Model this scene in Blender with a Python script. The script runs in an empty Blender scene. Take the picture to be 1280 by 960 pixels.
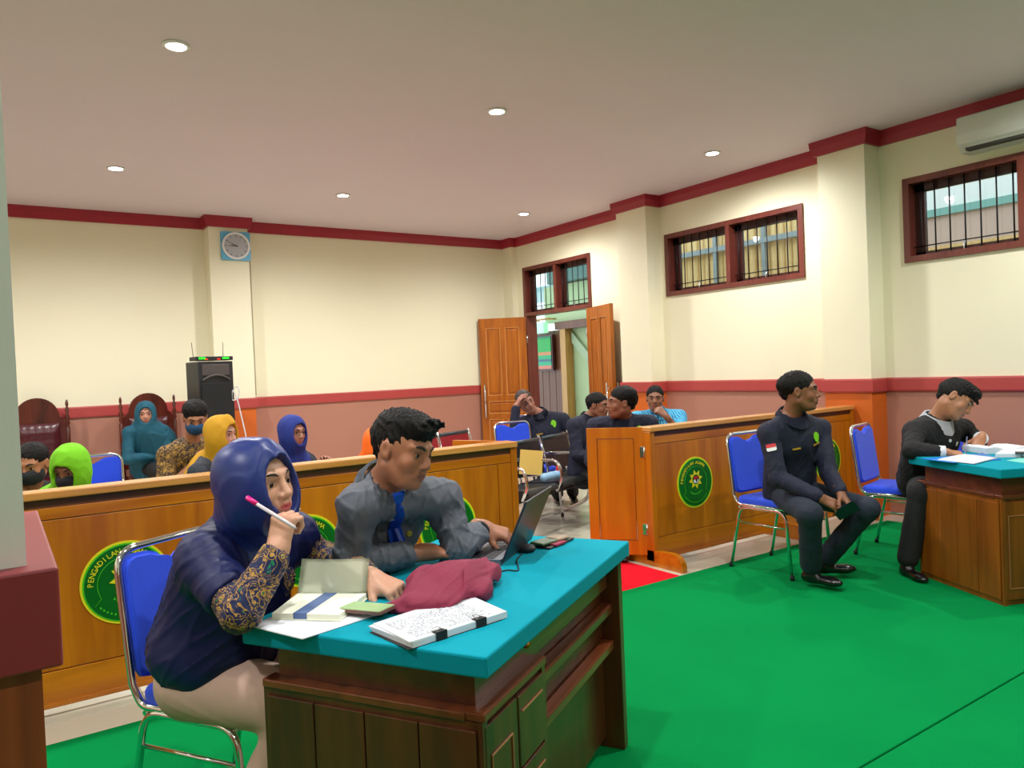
import bpy, bmesh, math, random
import numpy as np
from mathutils import Vector, Matrix
random.seed(7)
S = bpy.context.scene
COL = S.collection
PI = math.pi

# ------------------------------------------------------------------ camera
AZ, PITCH, ROLL, EYE = math.radians(34.3), math.radians(-1.08), math.radians(2.39), 1.42
_F = Vector((math.sin(AZ)*math.cos(PITCH), math.cos(AZ)*math.cos(PITCH), math.sin(PITCH)))
_R0 = Vector((math.cos(AZ), -math.sin(AZ), 0)); _U0 = _R0.cross(_F)
_R = _R0*math.cos(ROLL) - _U0*math.sin(ROLL); _U = _U0*math.cos(ROLL) + _R0*math.sin(ROLL)
cd = bpy.data.cameras.new('camera'); cam = bpy.data.objects.new('camera', cd); COL.objects.link(cam)
m = Matrix((( _R.x, _U.x, -_F.x, 0), (_R.y, _U.y, -_F.y, 0), (_R.z, _U.z, -_F.z, EYE), (0, 0, 0, 1)))
cam.matrix_world = m
cd.sensor_width = 36; cd.lens = 948/1280*36; cd.clip_start = .05; cd.clip_end = 100
S.camera = cam

# ------------------------------------------------------------------ world, exposure, lamps
S.view_settings.view_transform = 'Standard'; S.view_settings.look = 'None'
S.view_settings.gamma = 1; S.view_settings.use_curve_mapping = False
S.view_settings.exposure = 0.60
W = bpy.data.worlds.new('world'); S.world = W; W.use_nodes = True
bg = W.node_tree.nodes['Background']; bg.inputs[0].default_value = (.80, .92, 1, 1); bg.inputs[1].default_value = 1.5

LAMPS = [(.95, 4.67), (3.20, 4.74), (5.62, 4.77), (.98, 7.55), (3.17, 7.70), (5.55, 7.72),
         (.95, 1.75), (3.20, 1.75), (5.62, 1.75), (-1.25, 4.67), (-1.25, 7.6), (-1.25, 1.75), (.95, -1.2), (3.20, -1.2)]
for i, (x, y) in enumerate(LAMPS):
    ld = bpy.data.lights.new('downlight_lamp', 'SPOT'); ld.energy = 112 if y > 0 else 90; ld.color = (1, .985, .955)
    ld.spot_size = math.radians(168); ld.spot_blend = .75; ld.shadow_soft_size = .055
    lo = bpy.data.objects.new('downlight_lamp', ld); COL.objects.link(lo); lo.location = (x, y, 3.33)

# ------------------------------------------------------------------ helpers
def lin(c):
    return tuple(((v/255)/12.92 if v/255 <= .04045 else ((v/255+.055)/1.055)**2.4) for v in c)
MATS = {}
def mat(name, c, rough=.6, metal=0, var=.12, vscale=6, bump=0, bscale=60, stretch=(1, 1, 1), spec=.5, emit=None, alpha=None, trans=0, sheen=0, coat=0):
    """procedural principled material: base colour with a noise variation and an optional fine bump"""
    if name in MATS: return MATS[name]
    M = bpy.data.materials.new(name); M.use_nodes = True; MATS[name] = M
    nt = M.node_tree; N = nt.nodes; L = nt.links; b = N['Principled BSDF']
    c1 = lin(c)
    b.inputs['Roughness'].default_value = rough; b.inputs['Metallic'].default_value = metal
    b.inputs['Specular IOR Level'].default_value = spec
    if sheen: b.inputs['Sheen Weight'].default_value = sheen
    if coat: b.inputs['Coat Weight'].default_value = coat; b.inputs['Coat Roughness'].default_value = .15
    if trans: b.inputs['Transmission Weight'].default_value = trans
    tc = N.new('ShaderNodeTexCoord'); mp = N.new('ShaderNodeMapping'); mp.inputs['Scale'].default_value = stretch
    L.new(tc.outputs['Object'], mp.inputs[0])
    if var > 0:
        nz = N.new('ShaderNodeTexNoise'); nz.inputs['Scale'].default_value = vscale; nz.inputs['Detail'].default_value = 5
        L.new(mp.outputs[0], nz.inputs[0])
        mx = N.new('ShaderNodeMix'); mx.data_type = 'RGBA'
        mx.inputs[6].default_value = tuple(v*(1-var) for v in c1)+(1,); mx.inputs[7].default_value = tuple(min(1, v*(1+var)) for v in c1)+(1,)
        L.new(nz.outputs[0], mx.inputs[0]); L.new(mx.outputs[2], b.inputs['Base Color'])
    else: b.inputs['Base Color'].default_value = c1+(1,)
    if bump:
        n2 = N.new('ShaderNodeTexNoise'); n2.inputs['Scale'].default_value = bscale; n2.inputs['Detail'].default_value = 4
        L.new(mp.outputs[0], n2.inputs[0]); bp = N.new('ShaderNodeBump'); bp.inputs['Strength'].default_value = bump; bp.inputs['Distance'].default_value = .01
        L.new(n2.outputs[0], bp.inputs['Height']); L.new(bp.outputs[0], b.inputs['Normal'])
    if emit: b.inputs['Emission Color'].default_value = lin(emit[0])+(1,); b.inputs['Emission Strength'].default_value = emit[1]
    return M
def wood(name, c1, c2, rough=.35, axis=2, scale=9, coat=.25, ring=1.):
    """varnished wood: long streaks along one axis and a few knots"""
    if name in MATS: return MATS[name]
    M = bpy.data.materials.new(name); M.use_nodes = True; MATS[name] = M
    nt = M.node_tree; N = nt.nodes; L = nt.links; b = N['Principled BSDF']
    b.inputs['Roughness'].default_value = rough; b.inputs['Coat Weight'].default_value = coat; b.inputs['Coat Roughness'].default_value = .2
    tc = N.new('ShaderNodeTexCoord'); mp = N.new('ShaderNodeMapping')
    sc = [1, 1, 1]; sc[axis] = .09; mp.inputs['Scale'].default_value = sc; L.new(tc.outputs['Object'], mp.inputs[0])
    nz = N.new('ShaderNodeTexNoise'); nz.inputs['Scale'].default_value = scale*3; nz.inputs['Detail'].default_value = 6; nz.inputs['Distortion'].default_value = .6; L.new(mp.outputs[0], nz.inputs[0])
    n3 = N.new('ShaderNodeTexNoise'); n3.inputs['Scale'].default_value = scale*.55; n3.inputs['Detail'].default_value = 3; L.new(mp.outputs[0], n3.inputs[0])
    ad = N.new('ShaderNodeMath'); ad.operation = 'ADD'; L.new(nz.outputs[0], ad.inputs[0]); L.new(n3.outputs[0], ad.inputs[1])
    rp = N.new('ShaderNodeMapRange'); rp.inputs[1].default_value = .75; rp.inputs[2].default_value = 1.25; L.new(ad.outputs[0], rp.inputs[0])
    mx = N.new('ShaderNodeMix'); mx.data_type = 'RGBA'; mx.inputs[6].default_value = lin(c1)+(1,); mx.inputs[7].default_value = lin(c2)+(1,)
    L.new(rp.outputs[0], mx.inputs[0])
    L.new(mx.outputs[2], b.inputs['Base Color'])
    bp = N.new('ShaderNodeBump'); bp.inputs['Strength'].default_value = .08; bp.inputs['Distance'].default_value = .004
    L.new(nz.outputs[0], bp.inputs['Height']); L.new(bp.outputs[0], b.inputs['Normal'])
    return M

def tag(o, label=None, cat=None, group=None, kind=None):
    if label: o['label'] = label
    if cat: o['category'] = cat
    if group: o['group'] = group
    if kind: o['kind'] = kind
    return o
def empty(name, loc=(0, 0, 0), rz=0, label=None, cat=None, group=None):
    o = bpy.data.objects.new(name, None); COL.objects.link(o); o.location = loc; o.rotation_euler = (0, 0, rz); o.empty_display_size = .1
    return tag(o, label, cat, group)
def link(name, me, mats, parent=None, loc=None, smooth=False):
    o = bpy.data.objects.new(name, me); COL.objects.link(o)
    if not isinstance(mats, (list, tuple)): mats = [mats]
    if len(me.materials) == 0:
        for q in mats: me.materials.append(q)
    if parent: o.parent = parent
    if loc: o.location = loc
    return o
def obj(name, bm, mats, parent=None, smooth=False, loc=None):
    bmesh.ops.recalc_face_normals(bm, faces=bm.faces)
    if smooth is not False:
        for f in bm.faces: f.smooth = True
        for e in bm.edges:
            if len(e.link_faces) == 2 and e.calc_face_angle(0) > (smooth if smooth is not True else .7): e.smooth = False
    me = bpy.data.meshes.new(name); bm.to_mesh(me); bm.free()
    return link(name, me, mats, parent, loc)
def copy_tree(o, parent=None):
    c = o.copy(); COL.objects.link(c)
    if parent: c.parent = parent
    for ch in o.children: copy_tree(ch, c)
    return c
def NB(): return bmesh.new()
def xf(loc=(0, 0, 0), rz=0, rx=0, ry=0):
    return Matrix.Translation(loc) @ Matrix.Rotation(rz, 4, 'Z') @ Matrix.Rotation(ry, 4, 'Y') @ Matrix.Rotation(rx, 4, 'X')
def box(bm, x0, x1, y0, y1, z0, z1, M=None, mi=0, bev=0):
    t = bmesh.new() if bev else bm
    cs = [(x0, y0, z0), (x1, y0, z0), (x1, y1, z0), (x0, y1, z0), (x0, y0, z1), (x1, y0, z1), (x1, y1, z1), (x0, y1, z1)]
    vs = [t.verts.new(c) for c in cs]
    fs = []
    for q in ((0, 3, 2, 1), (4, 5, 6, 7), (0, 1, 5, 4), (1, 2, 6, 5), (2, 3, 7, 6), (3, 0, 4, 7)):
        f = t.faces.new([vs[i] for i in q]); f.material_index = mi; fs.append(f)
    if bev:
        bmesh.ops.bevel(t, geom=list(t.edges), offset=bev, segments=2, profile=.5, affect='EDGES')
        for f in t.faces: f.material_index = mi
        merge(bm, t, M); return
    if M is not None:
        for v in vs: v.co = M @ v.co
def merge(bm, t, M=None):
    mp = {}
    for v in t.verts: mp[v] = bm.verts.new(M @ v.co if M is not None else v.co)
    for f in t.faces:
        try:
            g = bm.faces.new([mp[v] for v in f.verts]); g.material_index = f.material_index; g.smooth = f.smooth
        except ValueError: pass
    t.free()
def tube(bm, pts, r, n=8, closed=False, mi=0, rad=None):
    """round tube along points (parallel transport frames), flat capped"""
    P = [Vector(p) for p in pts]; K = len(P)
    if K < 2: return
    tg = []
    for i in range(K):
        if closed: d = P[(i+1) % K]-P[i-1]
        else: d = P[min(i+1, K-1)]-P[max(i-1, 0)]
        tg.append(d.normalized())
    u = tg[0].orthogonal().normalized(); rings = []
    for i in range(K):
        if i: u = (u - tg[i]*u.dot(tg[i])).normalized()
        w = tg[i].cross(u); rr = rad[i] if rad else r
        rings.append([bm.verts.new(P[i] + (u*math.cos(2*PI*k/n) + w*math.sin(2*PI*k/n))*rr) for k in range(n)])
    R = range(K) if closed else range(K-1)
    for i in R:
        a, b = rings[i], rings[(i+1) % K]
        for k in range(n):
            f = bm.faces.new((a[k], a[(k+1) % n], b[(k+1) % n], b[k])); f.material_index = mi; f.smooth = True
    if not closed:
        f = bm.faces.new(list(reversed(rings[0]))); f.material_index = mi
        f = bm.faces.new(rings[-1]); f.material_index = mi
def lathe(bm, prof, n=20, M=None, mi=0, cap=True):
    rings = []
    for r, z in prof:
        r = max(r, .0004)
        ring = []
        for k in range(n):
            c = Vector((r*math.cos(2*PI*k/n), r*math.sin(2*PI*k/n), z))
            ring.append(bm.verts.new(M @ c if M is not None else c))
        rings.append(ring)
    for a, b in zip(rings, rings[1:]):
        for k in range(n):
            f = bm.faces.new((a[k], a[(k+1) % n], b[(k+1) % n], b[k])); f.material_index = mi; f.smooth = True
    if cap:
        f = bm.faces.new(list(reversed(rings[0]))); f.material_index = mi
        f = bm.faces.new(rings[-1]); f.material_index = mi
def prism(bm, pts, a, b, M=None, mi=0):
    """polygon (u,v) extruded along w from a to b; default plane xz, extruded in y"""
    A = [Vector((u, a, v)) for u, v in pts]; B = [Vector((u, b, v)) for u, v in pts]
    if M is not None: A = [M @ p for p in A]; B = [M @ p for p in B]
    va = [bm.verts.new(p) for p in A]; vb = [bm.verts.new(p) for p in B]; n = len(pts)
    for q in (va, list(reversed(vb))):
        f = bm.faces.new(q); f.material_index = mi
    for i in range(n):
        f = bm.faces.new((va[i], vb[i], vb[(i+1) % n], va[(i+1) % n])); f.material_index = mi
def sweep(bm, path, prof, mi=0):
    """profile (offset to the left of the path, z) swept along a flat polyline with mitred corners"""
    P = [Vector((p[0], p[1])) for p in path]; K = len(P); rings = []
    for i in range(K):
        d0 = (P[i]-P[i-1]).normalized() if i else (P[1]-P[0]).normalized()
        d1 = (P[i+1]-P[i]).normalized() if i < K-1 else d0
        n0 = Vector((-d0.y, d0.x)); n1 = Vector((-d1.y, d1.x)); nn = (n0+n1)
        nn = nn.normalized()/max(.3, nn.normalized().dot(n0))
        rings.append([bm.verts.new((P[i].x+nn.x*o, P[i].y+nn.y*o, z)) for o, z in prof])
    n = len(prof)
    for a, b in zip(rings, rings[1:]):
        for k in range(n):
            f = bm.faces.new((a[k], b[k], b[(k+1) % n], a[(k+1) % n])); f.material_index = mi
    bm.faces.new(rings[0]); bm.faces.new(list(reversed(rings[-1])))
def rounded(w, h, r, n=5, x0=0, z0=0):
    pts = []
    for cx, cz, a0 in ((w/2-r, h/2-r, 0), (-w/2+r, h/2-r, PI/2), (-w/2+r, -h/2+r, PI), (w/2-r, -h/2+r, 1.5*PI)):
        for k in range(n+1):
            a = a0+k*PI/2/n; pts.append((x0+cx+r*math.cos(a), z0+cz+r*math.sin(a)))
    return pts
def smooth_path(pts, n=6, closed=False):
    """Catmull-Rom through points"""
    P = [Vector(p) for p in pts]; K = len(P); out = []
    for i in range(K if closed else K-1):
        if closed: a, b, c, d = P[i-1], P[i], P[(i+1) % K], P[(i+2) % K]
        else: a, b, c, d = P[max(i-1, 0)], P[i], P[i+1], P[min(i+2, K-1)]
        for k in range(n):
            t = k/n
            out.append(.5*((2*b)+(c-a)*t+(2*a-5*b+4*c-d)*t*t+(3*b-a-3*c+d)*t**3))
    if not closed: out.append(P[-1])
    return out
def fillet(pts, r, n=5):
    """polyline with rounded corners"""
    P = [Vector(p) for p in pts]; out = [P[0]]
    for i in range(1, len(P)-1):
        a = (P[i-1]-P[i]); b = (P[i+1]-P[i]); rr = min(r, a.length*.45, b.length*.45)
        A = P[i]+a.normalized()*rr; B = P[i]+b.normalized()*rr
        for k in range(n+1):
            t = k/n; out.append(A*(1-t)**2+P[i]*2*t*(1-t)+B*t*t)
    out.append(P[-1]); return out
FONT = None
def text_mesh(s, size, depth):
    cu = bpy.data.curves.new('lettering', 'FONT'); cu.body = s; cu.size = size; cu.extrude = depth; cu.align_x = 'CENTER'; cu.align_y = 'CENTER'; cu.resolution_u = 2
    o = bpy.data.objects.new('lettering', cu); COL.objects.link(o)
    dg = bpy.context.evaluated_depsgraph_get(); me = bpy.data.meshes.new_from_object(o.evaluated_get(dg))
    bpy.data.objects.remove(o); bpy.data.curves.remove(cu); return me
# ================================================================== room shell
m_cream = mat('cream_wall_paint', (240, 236, 208), .55, var=.03, vscale=1.5, bump=.05, bscale=30)
m_lower = mat('brown_pink_wall_paint', (176, 122, 104), .5, var=.05, vscale=2)
m_orange = mat('orange_pillar_paint', (205, 98, 28), .45, var=.06, vscale=3)
m_crown = mat('crimson_moulding_paint', (158, 34, 52), .4, var=.05)
m_band = mat('dusty_red_band_paint', (176, 68, 66), .4, var=.06)
m_ceil = mat('ceiling_paint', (224, 211, 219), .8, var=.03, vscale=1.2)
m_tile = mat('glazed_floor_tile', (206, 200, 182), .16, var=.05, vscale=2.5, spec=.6)
m_grout = mat('tile_grout', (120, 112, 98), .8)
m_frame = wood('maroon_window_wood', (96, 40, 34), (120, 58, 46), .35, scale=12)
m_frame_d = wood('dark_sash_wood', (52, 20, 18), (74, 32, 28), .35, scale=12)
m_steel = mat('brushed_steel', (205, 205, 208), .22, 1, var=.03)
m_chrome = mat('chrome', (225, 225, 228), .09, 1, var=.02)
m_black_iron = mat('black_iron', (22, 20, 22), .45, .3)
m_glass = bpy.data.materials.new('window_glass'); m_glass.use_nodes = True
_n = m_glass.node_tree; _b = _n.nodes['Principled BSDF']; _b.inputs['Base Color'].default_value = (.82, .93, .92, 1); _b.inputs['Roughness'].default_value = .02
_b.inputs['Transmission Weight'].default_value = 1; _b.inputs['IOR'].default_value = 1.45; m_glass.use_nodes = True

ZB0, ZB1, ZC = 1.135, 1.24, 3.11
XR, YB, XL, YF = 5.65, 8.27, -2.2, -2.6
def wall_rects(bm, M, L0, L1, holes, top=ZC):
    """wall in its own frame: u along, y = 0..0.15 thick, z up; holes = (u0,u1,z0,z1)"""
    us = sorted({L0, L1, *[h[0] for h in holes], *[h[1] for h in holes]})
    zs = sorted({0, ZB0+.03, top, *[h[2] for h in holes], *[h[3] for h in holes]})
    for a, b in zip(us, us[1:]):
        for c, d in zip(zs, zs[1:]):
            if any(h[0] <= a+1e-6 and b <= h[1]+1e-6 and h[2] <= c+1e-6 and d <= h[3]+1e-6 for h in holes): continue
            box(bm, a, b, 0, .15, c, d, M, 1 if d <= ZB0+.04 else 0)
MR = Matrix(((0, 1, 0, XR), (1, 0, 0, 0), (0, 0, 1, 0), (0, 0, 0, 1)))   # u -> world y, depth -> world x
bm = NB(); wall_rects(bm, MR, YF, YB+.15, [(6.60, 7.92, 0, 2.71), (3.86, 5.43, 2.09, 2.71), (1.44, 3.01, 2.09, 2.71)])
wall_r = tag(obj('wall_right', bm, [m_cream, m_lower]), 'long cream wall with high windows, double door and brown lower part', kind='structure')
bm = NB(); wall_rects(bm, xf((0, YB, 0)), XL, XR, [])
wall_b = tag(obj('wall_back', bm, [m_cream, m_lower]), 'cream back wall with dusty pink lower part behind the audience', kind='structure')
bm = NB(); wall_rects(bm, Matrix(((0, -1, 0, XL), (1, 0, 0, 0), (0, 0, 1, 0), (0, 0, 0, 1))), YF, YB+.15, [])
tag(obj('wall_left', bm, [m_cream, m_lower]), kind='structure')
bm = NB(); wall_rects(bm, xf((0, YF-.15, 0)), XL-.15, XR+.15, [])
tag(obj('wall_front', bm, [m_cream, m_lower]), kind='structure')
def pillar(x0, x1, y0, y1, parent):
    bm = NB(); box(bm, x0, x1, y0, y1, 0, ZB0+.03, mi=1); box(bm, x0, x1, y0, y1, ZB0+.03, ZC, mi=0)
    return obj('pillar', bm, [m_cream, m_orange], parent)
pillar(1.86, 2.25, 8.07, YB, wall_b); pillar(5.57, XR, 8.07, YB, wall_b)
for y0, y1 in ((5.50, 5.93), (3.19, 3.58), (.88, 1.27), (-1.43, -1.04)): pillar(5.45, XR, y0, y1, wall_r)
path = [(XR, YF), (XR, -1.43), (5.45, -1.43), (5.45, -1.04), (XR, -1.04), (XR, .88), (5.45, .88), (5.45, 1.27), (XR, 1.27), (XR, 3.19), (5.45, 3.19), (5.45, 3.58), (XR, 3.58), (XR, 5.50), (5.45, 5.50), (5.45, 5.93), (XR, 5.93)]
path2 = [(XR, 8.07), (5.57, 8.07), (5.57, YB), (2.25, YB), (2.25, 8.07), (1.86, 8.07), (1.86, YB), (XL, YB), (XL, YF)]
crown = [(0, 3.0), (.022, 3.0), (.03, 3.03), (.04, 3.06), (.044, 3.11), (0, 3.11)]
band = [(0, ZB0), (.016, ZB0), (.02, ZB0+.012), (.02, ZB1-.012), (.016, ZB1), (0, ZB1)]
bm = NB(); sweep(bm, path+path2, crown); tag(obj('trim_1', bm, m_crown), 'crimson moulding running round the top of the walls', kind='structure')
bm = NB(); sweep(bm, path+[(XR, 6.60)], band); tag(obj('trim_2', bm, m_band), 'dusty red band along the right wall', kind='structure')
bm = NB(); sweep(bm, [(XR, 7.92)]+path2, band); tag(obj('trim_3', bm, m_band), 'dusty red band along the back wall', kind='structure')
bm = NB(); sweep(bm, [(XL, YF), (XR, YF)], crown); sweep(bm, [(XL, YF), (XR, YF)], band); tag(obj('trim_4', bm, m_band), kind='structure')
bm = NB(); box(bm, XL-.15, XR+.15, YF-.15, YB+.15, ZC, ZC+.12); tag(obj('ceiling', bm, m_ceil), 'flat pale grey ceiling with recessed downlights', kind='structure')
# near pillar at the left of the view, with its protruding band and wooden lower casing
m_greypaint = mat('pale_grey_wall_paint', (224, 224, 222), .55, var=.03, vscale=3, bump=.05)
bm = NB(); box(bm, -.45, .020, .955, 1.35, ZB1-.01, ZC, mi=0); box(bm, -.45, .028, .940, 1.35, 0, ZB0+.01, mi=1)
m_case = wood('reddish_wood_casing', (112, 44, 22), (150, 72, 34), .4, scale=10)
np_ = tag(obj('wall_near', bm, [m_greypaint, m_case]), 'pale grey pillar at the left edge of the view', kind='structure')
m_maroon = mat('maroon_band_paint', (138, 44, 52), .4, var=.06, vscale=5)
bm = NB(); box(bm, -.48, .047, .922, 1.38, ZB0-.005, ZB1-.006, bev=.003)
tag(obj('trim_5', bm, m_maroon), 'maroon band projecting from the near pillar', kind='structure')

# ------------------------------------------------------------------ windows
def sash_glass(name, y0, y1, z0, z1, x, parent):
    bm = NB(); box(bm, x, x+.005, y0, y1, z0, z1); return obj(name, bm, m_glass, parent)
def bars(y0, y1, z0, z1, n, parent, x=5.735):
    for k in range(n):
        y = y0+(y1-y0)*(k+.5)/n; bm = NB(); tube(bm, [(x, y, z0), (x, y, z1)], .0055, 6); obj('grille_bar', bm, m_black_iron, parent)
    for z in (z0+.07, z1-.06):
        bm = NB(); tube(bm, [(x, y0, z), (x, y1, z)], .0045, 6); obj('grille_rail', bm, m_black_iron, parent)
def catch(y, z, parent):
    bm = NB(); tube(bm, smooth_path([(5.69, y, z+.10), (5.675, y, z+.09), (5.67, y, z+.05), (5.68, y, z)], 4), .006, 6); obj('window_catch', bm, m_steel, parent)
def high_window(n, ya, yb, z0, z1, label, mull=True):
    root = empty(n, (0, 0, 0)); tag(root, label, kind='structure')
    fw = .045; xi = XR-.018; xo = XR+.13
    for nm, q in (('window_frame', (ya, yb, z1-fw, z1)), ('window_frame', (ya, yb, z0, z0+fw)), ('window_frame', (ya, ya+fw, z0+fw, z1-fw)), ('window_frame', (yb-fw, yb, z0+fw, z1-fw))):
        bm = NB(); box(bm, xi, xo, *q); obj(nm, bm, m_frame, root)
    ym = (ya+yb)/2
    bm = NB(); box(bm, xi, xo, ym-fw/2, ym+fw/2, z0+fw, z1-fw); obj('mullion', bm, m_frame, root)
    for a, b in ((ya+fw, ym-fw/2), (ym+fw/2, yb-fw)):
        s = .045; bm = NB()
        box(bm, XR+.07, XR+.105, a, b, z1-fw-s*1.3, z1-fw); box(bm, XR+.07, XR+.105, a, b, z0+fw, z0+fw+s*.7)
        box(bm, XR+.07, XR+.105, a, a+s*.4, z0+fw, z1-fw); box(bm, XR+.07, XR+.105, b-s*1.6, b, z0+fw, z1-fw)
        sa = obj('sash', bm, m_frame_d, root)
        g = sash_glass('pane', a+s*.4, b-s*1.6, z0+fw+s*.7, z1-fw-s*1.3, XR+.085, sa)
        bars(a, b, z0+fw, z1-fw, 7 if b-a > .65 else 6, root, XR+.05)
        catch((a+b)/2, z0+fw-.045, root)
    return root
high_window('window_1', 3.855, 5.435, 2.09, 2.71, 'maroon framed high window with iron bars nearer the door')
high_window('window_2', 1.435, 3.01, 2.09, 2.71, 'maroon framed high window with iron bars below the air conditioner')
high_window('window_3', 6.60, 7.92, 2.09, 2.71, 'maroon framed barred transom window above the double door')
# ------------------------------------------------------------------ door
m_door = wood('honey_door_wood', (138, 68, 4), (182, 102, 14), .3, scale=7)
m_door_hilite = wood('door_highlight_wood', (190, 124, 52), (214, 150, 84), .3)  # lighter tone paints the highlights along the door panel edges
m_door_d = wood('door_edge_wood', (110, 50, 14), (140, 70, 22), .35, scale=8)
droot = empty('door_1'); tag(droot, 'double panelled wooden door standing open below a transom', kind='structure')
for q in ((6.60, 6.655), (7.865, 7.92)):
    bm = NB(); box(bm, XR-.018, XR+.14, q[0], q[1], 0, 2.095); obj('door_frame', bm, m_frame, droot)
def leaf(hx, hy, ang, flip):
    """door leaf built in its own frame, u from hinge, ang = direction of the leaf"""
    M = Matrix.Translation((hx, hy, 0)) @ Matrix.Rotation(ang, 4, 'Z')
    w, h, t = .605, 2.08, .038
    r = bpy.data.objects.new('door_leaf', None)
    bm = NB(); st = .09
    ym = w/2
    for x0, x1, z0, z1 in ((0, st, .01, h), (w-st, w, .01, h), (st, w-st, h-.12, h), (st, w-st, .01, .18), (st, w-st, 1.03, 1.10), (st, w-st, .80, .87), (ym-.03, ym+.03, 1.10, h-.12), (ym-.03, ym+.03, .18, .80)):
        box(bm, x0, x1, -t/2, t/2, z0, z1, M)
    lf = obj('door_leaf', bm, m_door, droot)
    for x0, x1, z0, z1 in ((st, ym-.03, 1.10, h-.12), (ym+.03, w-st, 1.10, h-.12), (st, w-st, .87, 1.03), (st, ym-.03, .18, .80), (ym+.03, w-st, .18, .80)):
        bm = NB(); box(bm, x0, x1, -.008, .008, z0, z1, M); box(bm, x0+.03, x1-.03, -.018, .018, z0+.03, z1-.03, M, bev=.008); pn_ = obj('door_panel', bm, m_door, lf)
        bm = NB()
        for q in ((x0, x1, z0, z0+.008), (x0, x1, z1-.008, z1), (x0, x0+.008, z0, z1), (x1-.008, x1, z0, z1)): box(bm, q[0], q[1], -.0205, .0205, q[2], q[3], M)
        obj('panel_highlight', bm, m_door_hilite, lf)  # thin pale strips stand in for the highlight lines round each panel
    for s in (-1, 1):
        bm = NB(); y = s*(t/2+.045); tube(bm, [M @ Vector((w-.055, y, .82)), M @ Vector((w-.055, y, 1.24))], .012, 10)
        for z in (.88, 1.18): tube(bm, [M @ Vector((w-.055, s*t/2, z)), M @ Vector((w-.055, y, z))], .008, 8)
        obj('door_handle', bm, m_chrome, lf)
    for z in (.25, 1.0, 1.75):
        bm = NB(); tube(bm, [M @ Vector((-.008, -t/2, z)), M @ Vector((-.008, -t/2, z+.1))], .008, 8); obj('hinge', bm, m_steel, lf)
    return lf
def mdir(a, b): return math.atan2(b[1]-a[1], b[0]-a[0])
leaf(5.60, 7.84, mdir((5.60, 7.84), (5.20, 8.26-.10)), 0)
leaf(5.605, 6.63, mdir((5.605, 6.63), (5.44, 6.04)), 0)
# ------------------------------------------------------------------ corridor outside the door and the windows
m_pale = mat('pale_green_wall_paint', (160, 178, 134), .6, var=.04); m_dkplank = wood('dark_brown_planks', (78, 42, 18), (108, 62, 30), .5, scale=8)
m_post = wood('yellow_brown_post', (150, 108, 48), (180, 134, 66), .5); m_tan = wood('tan_bamboo', (206, 164, 100), (226, 190, 128), .6, scale=14)
m_pinkw = mat('faded_pink_render', (200, 170, 158), .7, var=.08, vscale=4); m_teal_b = mat('faded_teal_beam', (120, 168, 160), .6, var=.1)
m_whitew = mat('white_outer_wall', (226, 228, 226), .6, var=.04); m_grey_st = mat('grey_steel_post', (150, 160, 165), .4, .2)
bm = NB(); box(bm, XR+.15, 10.5, -2.6, 11.5, -.12, 0); tag(obj('floor', bm, mat('corridor_floor', (190, 186, 172), .3, var=.06)), kind='structure')
def outside(nm, m, *q, label=None, cat=None, kind='structure'):
    bm = NB(); box(bm, *q); return tag(obj(nm, bm, m), label, cat, kind=kind)
XO = 7.4
wo = outside('wall_corridor', m_pale, XO+.11, XO+.26, 6.6, 9.40, 0, 2.7, label='pale green corridor wall seen through the open door')
bm = NB(); prism(bm, [(9.24, 1.98), (9.24, 1.80), (8.2, .86), (8.2, 1.04)], 0, .06, Matrix(((0, 1, 0, XO+.06), (1, 0, 0, 0), (0, 0, 1, 0), (0, 0, 0, 1)))); obj('stair_stringer', bm, mat('shaded_green_paint', (150, 168, 134), .6), wo)
bm = NB(); box(bm, XO-.05, XO+.1, 9.26, 9.39, 0, 2.02); obj('post', bm, m_post, wo)
bm = NB(); box(bm, XO-.06, XO+.06, 7.6, 9.50, 2.02, 2.14); obj('beam', bm, m_dkplank, wo)
bm = NB(); box(bm, XO+.02, XO+.2, 6.6, 9.85, 2.14, 2.72); obj('upper_panel', bm, m_pale, wo)
pl0 = None
for k in range(9):
    y = 9.395+k*.088
    if pl0 is None:
        bm = NB(); box(bm, -.012, .012, .001, .085, 0, 2.02, bev=.003); pl0 = obj('plank', bm, m_dkplank, wo, loc=(XO+.06, y, 0))
    else: c = pl0.copy(); COL.objects.link(c); c.location = (XO+.06-.004*(k % 2), y, 0)
bm = NB(); box(bm, XO-.1, XO+.3, 8.4, 9.6, 2.74, 3.6); wq = tag(obj('wall_annex', bm, mat('dark_teal_screen', (62, 104, 98), .5, var=.15)), kind='structure')
outside('roof_eave', mat('blue_grey_sheet_roof', (132, 170, 172), .4, .1, var=.1), XO+.3, XO+1.6, 9.6, 13.5, 2.72, 2.80, label='blue grey roof edge seen through the transom')
# lit sign box and hanging notice board beside the plank wall
sb = empty('sign_box', (XO-.15, 9.62, 1.98), label='pale green lit sign box hanging from a yellow bar in the corridor', cat='sign')
bm = NB(); box(bm, -.05, .05, -.01, .40, 0, .17, bev=.008); obj('box_body', bm, mat('milky_green_plastic', (150, 226, 176), .3, emit=((150, 235, 180), .45)), sb)
bm = NB(); tube(bm, [(0, -.12, .22), (0, .50, .22)], .014, 8); tube(bm, [(0, -.05, .22), (.20, -.05, .22)], .012, 8); tube(bm, [(0, .42, .22), (.20, .42, .22)], .012, 8); tube(bm, [(0, .06, .22), (0, .06, .17)], .006, 6); tube(bm, [(0, .34, .22), (0, .34, .17)], .006, 6); obj('hanging_bar', bm, m_post, sb)
nb_ = empty('notice_board', (XO-.02, 9.61, 1.38), label='green notice board in a dark frame on the brown plank wall', cat='notice board')
bm = NB(); box(bm, -.02, .03, 0, .44, 0, .58); obj('board_frame', bm, m_frame_d, nb_)
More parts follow.
